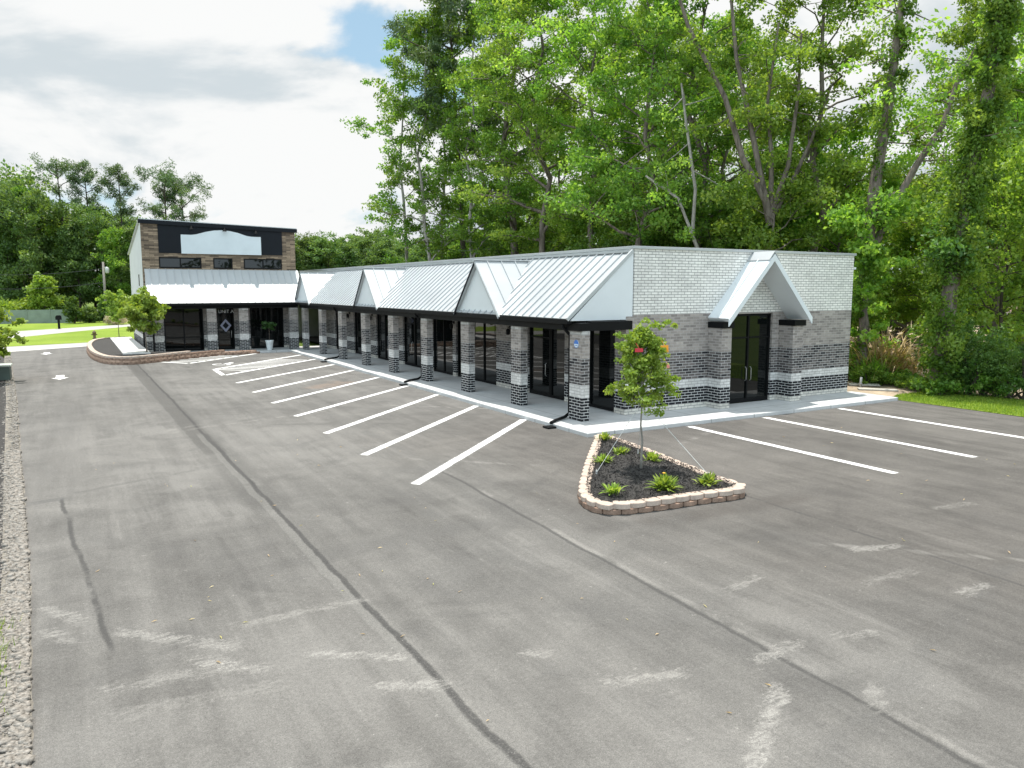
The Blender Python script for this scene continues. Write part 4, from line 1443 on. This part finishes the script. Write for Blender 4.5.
MB().prism([c + rel(-1.6, 2.1, -.3), c + rel(-1.6, 2.1, 3.3), c + rel(-1.6, 3.3, 1.5)], Vector(rel(5.2, 0))).build('roof', 'shed_roof', sh)
MB().obox(c + rel(-.2, .0, -.03), rel(.9, 0), rel(0, 0, .03), rel(0, 1.9)).build('door', 'tan_wood', sh)
x, y = at(863, 32.3)
tag(MB().tube([(x, y, 0), (x + .02, y, .2), (x + .05, y, .42)], .05, 10).build('standpipe', 'pvc_grey', smooth=True), 'short grey pipe stub standing by the right corner of the strip', 'pipe')
sl_ = MB()
x, y = at(852, 32.6); c = np.array([x, y, .02])
sl_.obox(c, rel(1.2, 0, -.3), rel(.15, 0, .5), rel(0, .07))
tag(sl_.build('concrete_slab', 'old_concrete', bevel=.02), 'loose concrete slab lying at the right end of the walk', 'slab')
x, y = at(862, 31.3); c = np.array([x, y, .0])
tag(MB().obox(c, rel(1.4, 0, -.5), rel(.1, 0, .4), rel(0, .06)).build('concrete_plank', 'old_concrete', bevel=.015), 'thin pale plank lying on the dirt past the end of the walk', 'plank')

# ------------------------------------------------------------------ planted island
island_path = [(-.02, -.62), (-.32, -.85), (-.95, -1.55), (-1.56, -2.26), (-2.1, -2.9), (-2.6, -3.5), (-3.1, -4.12), (-3.5, -4.62), (-3.95, -5.25), (-4.13, -5.75), (-4.08, -6.12), (-3.75, -6.36), (-3.0, -6.5), (-2.03, -6.58), (-1.3, -6.68), (-.92, -6.62), (-.72, -6.32), (-.66, -5.6), (-.48, -4.63), (-.35, -3.9), (-.23, -3.31), (-.1, -2.5), (-.01, -1.89), (.07, -1.1), (.08, -.75)]


def resample(path, step, closed=True):
    P = [Vector((*p, 0)) for p in path]
    if closed: P.append(P[0])
    # smooth by Catmull-Rom
    out = []
    n = len(P)
    for i in range(n - 1):
        p0 = P[i - 1] if i > 0 else (P[-2] if closed else P[0]); p1, p2 = P[i], P[i + 1]; p3 = P[i + 2] if i + 2 < n else (P[1] if closed else P[-1])
        for j in range(12):
            t_ = j / 12
            out.append(.5 * ((2 * p1) + (p2 - p0) * t_ + (2 * p0 - 5 * p1 + 4 * p2 - p3) * t_ ** 2 + (3 * p1 - p0 - 3 * p2 + p3) * t_ ** 3))
    out.append(P[-1])
    L = [0]
    for a, b in zip(out, out[1:]): L.append(L[-1] + (b - a).length)
    N = max(3, round(L[-1] / step))
    res = []
    for k_ in range(N):
        d = L[-1] * k_ / N
        i = max(0, min(len(L) - 2, np.searchsorted(L, d, 'right') - 1))
        u = (d - L[i]) / max(1e-6, L[i + 1] - L[i])
        res.append((out[i].lerp(out[i + 1], u), (out[i + 1] - out[i]).normalized()))
    return res


def block(parent, p, d, z, L, Wd, H, mat, rnd, inw):
    """tumbled edging block with a bowed outer face"""
    n = Vector((-d.y, d.x, 0)) * inw
    ys = []
    for f in (-.5, -.3, 0, .3, .5):
        ys.append((f * L, -.045 * (1 - (2 * f) ** 2)))
    ol = [p + d * a + n * b for a, b in ys] + [p + d * (.46 * L) + n * Wd, p - d * (.46 * L) + n * Wd]
    z0 = z; j = rnd.uniform(-.006, .006)
    poly_ = [(q.x, q.y, z0) for q in ol]
    if inw < 0: poly_ = poly_[::-1]
    return MB().prism(poly_, (0, 0, H + j)).build('edging_block', mat, parent, bevel=.014)


def edging(label, path, courses, H, L, closed, inw, mats, wd=.20, zf=None):
    pth = resample(path, L, closed)
    r0 = thing('block_edging', label, 'edging', (pth[0][0].x, pth[0][0].y, 0))
    rnd = random.Random(5)
    for c in range(courses):
        P_ = resample([(q[0].x, q[0].y) for q in pth], L, closed) if c == 0 else None
        for i, (p, d) in enumerate(pth):
            if zf and c * H >= zf(p): continue
            q = p + d * (L * .5 if c % 2 else 0)
            n = Vector((-d.y, d.x, 0)) * inw
            q = q + n * (.015 * c)
            block(r0, q, d, c * H + .001, L * .965, wd, H * .985, mats[c % len(mats)], rnd, inw)
    return r0


edging('low ring of tan and brown scalloped blocks around the planted parking island', island_path, 2, .105, .345, True, 1, ['block_brown', 'block_top'])


def mulch_bed(name, poly, z, seed, amp=.05, label=None):
    """gently heaped bed inside a polygon"""
    P_ = [Vector((*p, 0)) for p in poly]
    c = sum(P_, Vector()) / len(P_)
    rng = np.random.default_rng(seed)
    V = []; F = []
    n = len(P_); mm = 14
    for i in range(mm + 1):
        for p in P_:
            r_ = i / mm
            q = c.lerp(p, r_)
            h = z + amp * (1 - r_ ** 2) + (rng.normal() * .014 if i < mm else 0)
            V.append((q.x, q.y, h))
    for i in range(mm):
        for k_ in range(n):
            F.append((i * n + k_, (i + 1) * n + k_, (i + 1) * n + (k_ + 1) % n, i * n + (k_ + 1) % n))
    o = MB().add(V, F).build(name, 'mulch')
    o['kind'] = 'structure'
    return o


ip = [(q[0] + Vector((-q[1].y, q[1].x, 0)) * .12) for q in resample(island_path, .3)]
mulch_bed('island_mulch', [(p.x, p.y) for p in ip], .17, 3, .07)


def chips(name, pts, rng, L=.07, mat='mulch'):
    N = len(pts)
    V, F = leaf_quads(np.array(pts), N, L, rng, .8, .25)
    return tag(link(name, np_mesh(name, V, F, mat, rng.random(N))), kind='stuff')


rng = np.random.default_rng(21)
cpts = []
ipoly = [(p.x, p.y) for p in ip]
def inp(pl, x, y):
    c = False
    for (x1, y1), (x2, y2) in zip(pl, pl[1:] + pl[:1]):
        if (y1 > y) != (y2 > y) and x < (x2 - x1) * (y - y1) / (y2 - y1) + x1: c = not c
    return c
while len(cpts) < 5200:
    p = (rng.uniform(-4.1, .1), rng.uniform(-6.7, -.5))
    if inp(ipoly, *p): cpts.append((*p, .235 + rng.normal() * .012))
chips('mulch_chips', cpts, rng)

# young tree on the island
me = broadleaf(401, 3.15, .46, .62, .030, 32, 52, .072, sub=3, mat='leaf_lime', bark_='bark_pale', shape='cone', clump=(.10, .20), lean=(-.03, .03))
IX, IY = -1.75, -4.44
isl = tree('young_tree', 'young bright green tree staked in the planted parking island', me, IX, IY, .2, 1.0, 1.1)
isl['category'] = 'tree'


def tagcard(name, label, mat, r_, u_, d_, w, h, tilt=.2):
    c = np.array([IX, IY, .2]) + rel(r_, u_, d_)
    m_ = MB()
    m_.obox(c, rel(w, tilt * w), rel(0, 0, .006), rel(-tilt * h, h))
    m_.tube([c + rel(w * .5, h), c + rel(w * .5 - .05, h + .10, .12)], .004, 5)
    return tag(m_.build(name, mat), label, 'plant tag')


tagcard('nursery_tag', 'red nursery tag hanging in the young island tree', 'tag_red', -.26, 2.66, -.50, .17, .08, .02)
tagcard('nursery_tag', 'orange yellow nursery tag on the right of the young island tree', 'tag_orange', .30, 2.64, -.40, .17, .15, .08)
tagcard('nursery_tag', 'small pink nursery tag low on the right of the young island tree', 'tag_pink', .46, 2.30, -.30, .06, .07, .1)
for lab, a, b_ in [('thin white guy cord from the island tree down to the left of the mulch', rel(.0, 1.55), rel(-1.02, .03, -.35)), ('thin white guy cord from the island tree down to the right end of the mulch', rel(.05, 1.5), rel(1.30, .08, -.75)),
                   ('short thin white guy cord from the island tree towards the walk', rel(.0, 1.4), rel(.2, .06, 1.6))]:
    c = np.array([IX, IY, .2])
    q = MB().tube([c + a, c + b_], .006, 5)
    e = c + b_
    q.box(e[0] - .012, e[0] + .012, e[1] - .012, e[1] + .012, .1, e[2] + .06)
    tag(q.build('guy_cord', 'cord_white'), lab, 'cord')


def rosette(seed, n, L, w, mat='leaf_lime', up0=1.2):
    rng = np.random.default_rng(seed)
    V = []; F = []; R = []
    for q in range(n):
        az = rng.uniform(0, 6.28); el = rng.uniform(.25, up0); ln_ = L * rng.uniform(.5, 1.1)
        o_ = np.array([rng.normal() * .05, rng.normal() * .05, .0])
        d = np.array([math.cos(az) * math.cos(el), math.sin(az) * math.cos(el), math.sin(el)])
        sd = np.array([-math.sin(az), math.cos(az), 0]) * w
        tip = o_ + d * ln_ + np.array([0, 0, -.22 * ln_]); mid = o_ + d * ln_ * .55
        k_ = len(V); V += [o_, mid + sd, tip, mid - sd]; F.append((k_, k_ + 1, k_ + 2, k_ + 3)); R.append(rng.random())
    return np_mesh('leaves', np.array(V), np.array(F), mat, np.array(R))


ROS = [rosette(501, 90, .32, .024, up0=1.52), rosette(502, 70, .28, .022, up0=1.52), rosette(503, 190, .42, .028, up0=1.5)]
PL = [(-.42, -1.35, 1, 1.15, 'small yellow green clump at the tip of the island nearest the walk'), (-2.05, -3.45, 0, 1.0, 'yellow green clump at the left edge of the island mulch'), (-1.15, -2.95, 1, 1.05, 'yellow green clump between the walk tip and the island tree'),
      (-.98, -3.9, 1, 1.15, 'yellow green clump just behind the island tree'), (-3.5, -5.7, 1, 1.15, 'yellow green clump in the front left corner of the island'), (-2.4, -5.97, 2, 1.0, 'largest yellow green clump with an orange bloom at the front of the island'), (-1.35, -6.1, 0, 1.15, 'yellow green clump at the right end of the island')]
for px_, py_, i, s, lab in PL:
    r = thing('bedding_plant', lab, 'plant', (px_, py_, .2), None, rr.uniform(0, 6))
    r.scale = (s, s, s)
    o = bpy.data.objects.new('leaves', ROS[i]); COL.objects.link(o); o.parent = r
    if i == 2:
        f = MB()
        for q in range(1):
            f.lathe([(.005, 0), (.035, .012), (.03, .022), (.005, .02)], 8, (.12 * math.cos(q * 1.9 - 1), .12 * math.sin(q * 1.9 - 1), .30 + .02 * q))
        fo = f.build('bloom', 'yellow_flower'); fo.parent = r

rng = np.random.default_rng(91)
LP = np.column_stack([rng.uniform(-12.5, 8, 420), rng.uniform(-14, 4, 420), np.full(420, .012)])
LP = LP[::3]
LP = LP[~((LP[:, 0] > -4.3) & (LP[:, 0] < 4) & (LP[:, 1] > -6.9))]
V, F = leaf_quads(LP, len(LP), .075, rng, 2.5, .22)
V[:, 2] = np.clip(V[:, 2], .005, .03)
tag(link('leaf_litter', np_mesh('leaf_litter', V, F, 'leaf_dry', rng.random(len(F)))), kind='stuff')

# ------------------------------------------------------------------ raised bed by the two storey unit
bed_path = [(-2.2, 33.5), (-3.4, 33.15), (-4.78, 32.9), (-6.2, 31.9), (-7.7, 30.75), (-9.0, 29.75), (-9.9, 29.45), (-10.7, 30.1), (-11.15, 31.4), (-11.5, 34), (-11.65, 37), (-11.65, 42), (-11.2, 46.5), (-10.2, 48.6), (-8.9, 49.0)]
def zbed(p): return float(np.interp(p.x, [-9.0, -6.5, -4.5, -2.3], [.45, .36, .24, .12]))
edging('stepped wall of stacked brown blocks curving round the raised bed by the two storey unit', bed_path, 4, .115, .46, False, -1, ['block_brown', 'block_face', 'block_brown', 'block_top'], .24, zbed)
bp = [q[0] - Vector((-q[1].y, q[1].x, 0)) * .10 for q in resample(bed_path, .8, False)]
V = [(p.x, p.y, max(.09, zbed(p) - .06)) for p in bp]; n = len(V)
V += [(max(-8.6, -8.6 + 0 * p.x) if p.y > 33.55 else p.x, max(p.y, 33.57) if p.y < 33.57 else p.y, max(.09, zbed(p) - .07)) for p in bp]
F = [(i, i + 1, n + i + 1, n + i) for i in range(n - 1)]
o = MB().add(V, F).build('bed_mulch', 'mulch'); o['kind'] = 'structure'
o = MB().box(-10.0, -8.56, 31.9, 48.4, .05, .46).build('bed_pad', 'slab_concrete', bevel=.02); o['kind'] = 'structure'
me = broadleaf(411, 3.1, .42, 1.05, .045, 16, 42, .20, sub=4, mat='leaf_lime', bark_='bark_brown', shape='round', clump=(.22, .42))
tree('bed_tree', 'small wide crowned green tree in front of the left corner of the two storey unit', me, -8.75, 32.2, .35, 1.0, 0)
me = broadleaf(412, 4.4, .42, .95, .045, 12, 34, .22, sub=3, mat='leaf_lime', bark_='bark_brown', shape='round', clump=(.22, .4))
tree('bed_sapling', 'thin bright sapling at the back of the raised bed left of the two storey unit', me, -9.35, 49.2, .1, .80, 0)
# planter pot in front of the glazing
pot = thing('planter_pot', 'tapered white pot with a dark green plant in front of the two storey shop window', 'planter', (-1.2, 34.35, .12))
MB().lathe([(.16, 0), (.17, .02), (.25, .58), (.27, .62), (.27, .65), (.235, .65), (.22, .60)], 20, (-1.2, 34.35, .121)).build('pot', 'pot_white', pot, smooth=True)
o = bpy.data.objects.new('plant', np_mesh('plant', *cloud([(-1.2 + a, 34.35 + b, .9 + c, .24) for a, b, c in [(0, 0, .8), (.2, 0, .65), (-.25, .1, .7), (.05, -.15, 1.0), (.3, .1, .9), (-.3, 0, 1.0)]], 40, .16, np.random.default_rng(5))[:2], 'leaf_dark', None)); COL.objects.link(o)
o.parent = pot; o.matrix_parent_inverse = wm(pot).inverted()
MB().tube([(-1.2, 34.35, .6), (-1.19, 34.36, 1.2), (-1.2, 34.34, 1.7)], .02, 6).build('stem', 'bark_dark', pot)

# ------------------------------------------------------------------ left margin of the lot: broken gravel, mulch, box, sapling
rng = np.random.default_rng(31)
mb_l = []
ys = np.arange(-16, 40, .5)
ex = np.interp(ys, [-60, -9.75, -4.58, 3.5, 17, 33, 44], [-12.6, -13.0, -13.21, -13.68, -14.45, -15.48, -16.2])
V = [(e_ + .06, y_, -.003) for e_, y_ in zip(ex, ys)] + [(e_ - .34, y_, .02) for e_, y_ in zip(ex, ys)] + [(e_ - 6.5, y_ + 1.5, .10) for e_, y_ in zip(ex, ys)]
n = len(ys)
F = [(i, i + 1, n + i + 1, n + i) for i in range(n - 1)]
o = MB().add(V, F).build('gravel_margin', 'gravel_fines'); o['kind'] = 'structure'
F = [(n + i, n + i + 1, 2 * n + i + 1, 2 * n + i) for i in range(n - 1)]
o = MB().add(V, F).build('verge_mulch', 'mulch'); o['kind'] = 'structure'
# loose stones along the margin
sv = []; sf = []
cube = np.array([(-1, -1, -1), (1, -1, -1), (1, 1, -1), (-1, 1, -1), (-1, -1, 1), (1, -1, 1), (1, 1, 1), (-1, 1, 1)], float)
cf = np.array([(0, 3, 2, 1), (4, 5, 6, 7), (0, 1, 5, 4), (1, 2, 6, 5), (2, 3, 7, 6), (3, 0, 4, 7)])
N = 16000
yy = rng.uniform(-12.5, 38, N); yy[:11000] = rng.uniform(-12.5, 6, 11000)
ee = np.interp(yy, [-60, -9.75, -4.58, 3.5, 17, 33, 44], [-12.6, -13.0, -13.21, -13.68, -14.45, -15.48, -16.2])
off_ = -.02 - np.abs(rng.normal(size=N)) * .15
sc = rng.uniform(.008, .028, N) * np.where(rng.random(N) < .07, 2.0, 1.0)
A = rng.uniform(0, 6.28, N)
V = cube[None] * sc[:, None, None] * rng.uniform(.55, 1.2, (N, 1, 3)) * np.array([1, 1, .6]) * rng.uniform(.6, 1.2, (N, 8, 1))
ca, sa = np.cos(A)[:, None], np.sin(A)[:, None]
X = V[:, :, 0] * ca - V[:, :, 1] * sa; Y = V[:, :, 0] * sa + V[:, :, 1] * ca
V[:, :, 0] = X + (ee + off_)[:, None]; V[:, :, 1] = Y + yy[:, None]; V[:, :, 2] += (.012 + sc * .25)[:, None]
F = (cf[None] + (np.arange(N) * 8)[:, None, None]).reshape(-1, 4)
tag(link('gravel', np_mesh('gravel', V.reshape(-1, 3), F, 'stone', rng.random(len(F)))), kind='stuff')
# grass tuft
Pg = np.column_stack([rng.normal(-13.62, .13, 1300), rng.uniform(-8.9, -6.2, 1300)])
V, F = blades(Pg, .13, rng, .006)
V[:, 2] += .015
tag(link('margin_grass', np_mesh('margin_grass', V, F, 'grass_blade', rng.random(len(F)))), kind='stuff')
bx_ = thing('utility_box', 'squat dark green utility box with pale lid at the left edge of the lot', 'utility box', (-15.65, 24.7, .05))
MB().box(-16.3, -15.05, 24.2, 25.3, 0, .62).build('cabinet', 'box_green', bx_, bevel=.03)
MB().box(-16.35, -15.0, 24.15, 25.35, .622, .70).build('lid', 'box_lid', bx_, bevel=.02)
tag(MB().box(-15.42, -15.28, 19.5, 19.64, 0, .62).box(-15.45, -15.25, 19.47, 19.67, .62, .66).build('bollard_light', 'black_metal', bevel=.01), 'short square black post standing in the mulch at the left edge of the lot', 'post')
me = broadleaf(421, 3.4, .12, 1.5, .05, 18, 34, .26, sub=4, mat='leaf_lime', shape='round', clump=(.25, .45))
x, y = at(-30, 33)
tree('margin_tree', 'bright leaved small tree reaching in over the utility box from the left edge', me, x, y, 0, .9, 0)

# ------------------------------------------------------------------ across the street, left
x0, y0 = at(-45, 88); x1, y1 = at(52, 92)
fen = thing('privacy_fence', 'grey green board privacy fence across the street at the far left', 'fence', (x0, y0, 0))
d = Vector((x1 - x0, y1 - y0, 0)); L = d.length; d.normalize(); nn = Vector((-d.y, d.x, 0))
a = 0
while a < L:
    p = Vector((x0, y0, 0)) + d * a
    MB().obox(p + d * .06, d * 2.28, nn * .03, (0, 0, 1.62)).build('fence_panel', 'fence_green_grey', fen)
    MB().obox(p - d * .05 - nn * .04, d * .1, nn * .11, (0, 0, 1.72)).build('fence_post', 'fence_green_grey', fen)
    a += 2.4
x0, y0 = at(53, 93); x1, y1 = at(112, 99)
fen = thing('board_fence', 'darker weathered board fence behind the round bushes across the street', 'fence', (x0, y0, 0))
d = Vector((x1 - x0, y1 - y0, 0)); L = d.length; d.normalize(); nn = Vector((-d.y, d.x, 0))
a = 0
while a < L:
    p = Vector((x0, y0, 0)) + d * a
    MB().obox(p + d * .06, d * 2.28, nn * .03, (0, 0, 1.5)).build('fence_panel', 'wood_weathered', fen)
    MB().obox(p - d * .05 - nn * .04, d * .1, nn * .11, (0, 0, 1.6)).build('fence_post', 'wood_weathered', fen)
    a += 2.4
x, y = at(59.6, 79)
mbx = thing('mailbox', 'black mailbox on a black post on the far lawn', 'mailbox', (x, y, 0))
MB().box(x - .11, x + .11, y - .11, y + .11, 0, .95).build('post', 'black_metal', mbx)
MB().prism([(x - .28, y - .35, .95), (x + .28, y - .35, .95), (x + .28, y - .35, 1.25), (x + .18, y - .35, 1.40), (x - .18, y - .35, 1.40), (x - .28, y - .35, 1.25)], (0, .7, 0)).build('box', 'black_metal', mbx)
hyd = thing('hydrant', 'short dark brown hydrant shaped post on the grass verge', 'hydrant', (-10.9, 55.1, 0))
MB().lathe([(.16, 0), (.16, .06), (.10, .09), (.11, .42), (.15, .46), (.15, .52), (.09, .62), (.03, .70)], 12, (-10.9, 55.1, 0)).build('barrel', 'rust_brown', hyd, smooth=True)
MB().tube([(-11.12, 55.1, .36), (-10.68, 55.1, .36)], .055, 8).build('outlet', 'rust_brown', hyd)
x, y = at(107.5, 95)
pole = thing('utility_pole', 'grey wooden utility pole with a lamp arm left of the two storey unit', 'utility pole', (x, y, 0))
MB().tube([(x, y, 0), (x, y, 7.4)], [.17, .12], 10).build('pole', 'pole_wood', pole, smooth=True)
MB().tube([(x, y, 6.7), np.array([x, y, 6.8]) + rel(.5, 0)], .04, 6).build('lamp_arm', 'pvc_grey', pole)
MB().lathe([(.10, 0), (.22, .1), (.22, .65), (.10, .75)], 12, tuple(np.array([x, y, 6.0]) + rel(.45, 0))).build('transformer', 'pvc_grey', pole, smooth=True)
for lab, z0, zl in (('upper sagging black power line running left from the utility pole', 6.6, 6.2), ('lower sagging black power line running left from the utility pole', 4.9, 4.5)):
    pa = np.array([x, y, z0]); q = at(-60, 92); pb = np.array([q[0], q[1], zl])
    pts = [pa + (pb - pa) * t_ - np.array([0, 0, 1.1 * (1 - (2 * t_ - 1) ** 2)]) * .55 for t_ in np.linspace(0, 1, 14)]
    tag(MB().tube(pts, .035, 5).build('power_line', 'cable'), lab, 'power line')
FB = [bush_mesh(601, 1.6, 2.6, 60, 46, .30, 'leaf_far'), bush_mesh(602, 1.2, 2.8, 50, 46, .28, 'leaf_dark', shape='cone'), bush_mesh(603, 2.4, 2.4, 70, 46, .34, 'leaf_lime'), bush_mesh(604, 1.3, 1.3, 60, 60, .22, 'leaf_cream', aspect=.2)]
for px, D, i, s, lab in [(75, 91, 1, 1.15, 'dark conical bush right of the mailbox, in front of the board fence'), (91, 93, 0, .75, 'rounded dark bush in the middle of the row before the board fence'), (104, 94, 1, .95, 'dark conical bush at the foot of the utility pole'),
                         (117, 88, 3, .95, 'pale cream feathery bush beside the two storey unit'), (8, 96, 2, 1.15, 'broad yellow green bush overtopping the left end of the privacy fence'), (32, 97, 2, 1.1, 'second broad yellow green bush over the privacy fence'), (62, 98, 0, 1.25, 'leafy green bush rising behind the join of the two fences')]:
    x, y = at(px, D)
    tree('bush', lab, FB[i], x, y, 0, s, rr.uniform(0, 6), None, 'bush', names=('stem', 'foliage'))
FARB = [broadleaf(621, 15, .10, 3.8, .22, 22, 62, .36, shape='tall', mat='leaf_far', bark_='bark_dark', clump=(.7, 1.3)), broadleaf(622, 14, .08, 4.2, .22, 22, 62, .36, shape='round', mat='leaf_far', bark_='bark_dark', clump=(.7, 1.3)),
        broadleaf(623, 16, .12, 3.6, .22, 22, 62, .36, shape='tall', mat='leaf_wood', bark_='bark_dark', clump=(.7, 1.3))]
x, y = at(46, 96)
tree('roadside_tree', 'bright young tree standing up from behind the privacy fence', broadleaf(631, 5.6, .15, 1.5, .09, 16, 40, .34, shape='tall', mat='leaf_lime', clump=(.4, .8)), x, y)
LABL = 'leafy tree in the wood across the street at the far left'
for D, ys_, pxs in [(104, None, range(-40, 215, 24)), (112, None, range(-28, 240, 26)), (122, None, range(-45, 240, 25))]:
    for px in pxs:
        px = px + rr.uniform(-7, 7)
        x, y = at(px, D + rr.uniform(-3, 3))
        top = np.interp(px, [-40, 5, 30, 50, 75, 100, 130, 170, 240], [194, 190, 192, 202, 222, 212, 218, 230, 244]) + rr.uniform(-6, 10) + (8 if D < 110 else 0)
        h = zat(top, D)
        i = k % 3; k += 1
        s = h / (15, 14, 16)[i]
        tree('far_tree', LABL, FARB[i], x, y, 0, s * rr.uniform(.85, 1.0), rr.uniform(0, 6.28), 'trees across the street', sz=s)
PN = [pine(641, 24, .62, 2.3, .28, n=9, per=70), pine(642, 24, .58, 2.1, .28, n=11, per=80), pine(643, 22, .50, 4.0, .32, n=16, per=80)]
for px, D, top, i, lab in [(73, 112, 151, 0, 'leftmost tall pine with long bare leaning trunk over the far wood'), (98, 113, 154, 1, 'second tall pine from the left over the far wood'), (129, 113, 158, 1, 'third tall pine from the left over the far wood'), (172, 116, 163, 2, 'wide dark pine directly behind the two storey unit'),
                           (192, 121, 172, 2, 'lower dark pine right of the wide one behind the two storey unit')]:
    x, y = at(px, D); h = zat(top, D); s = h / (26, 26, 24)[i]
    tree('far_pine', lab, PN[i], x, y, 0, s, rr.uniform(0, 6.28))
LABR = 'rounded tree in the low far tree line between the two buildings'
for D, pxs in [(150, range(285, 470, 17)), (165, range(292, 470, 21)), (185, range(285, 480, 20))]:
    for px in pxs:
        px += rr.uniform(-5, 5)
        x, y = at(px, D)
        top = np.interp(px, [285, 300, 330, 360, 372, 395, 430, 480], [236, 236, 240, 240, 232, 243, 240, 238]) + rr.uniform(-2, 9)
        h = zat(top, D); i = k % 2; k += 1
        s = h / (15, 14)[i]
        tree('tree_line_tree', LABR, FARB[i], x, y, 0, s * 1.05, rr.uniform(0, 6.28), 'far tree line', sz=s)

# woods along the far sides of the lot, mirrored in the shop glass
rng = np.random.default_rng(77)
cl = []
for q in range(420):
    if q % 3:
        c = (-46 + rng.normal() * 3, rng.uniform(-70, 75), rng.uniform(.5, 11))
    else:
        c = (rng.uniform(-46, 45), -62 + rng.normal() * 3, rng.uniform(.5, 11))
    cl.append((*c, rng.uniform(1.2, 2.4)))
V, F, Rn = cloud(cl, 40, .8, rng)
tag(link('far_wood', np_mesh('far_wood', V, F, 'leaf_dark', Rn)), kind='stuff')
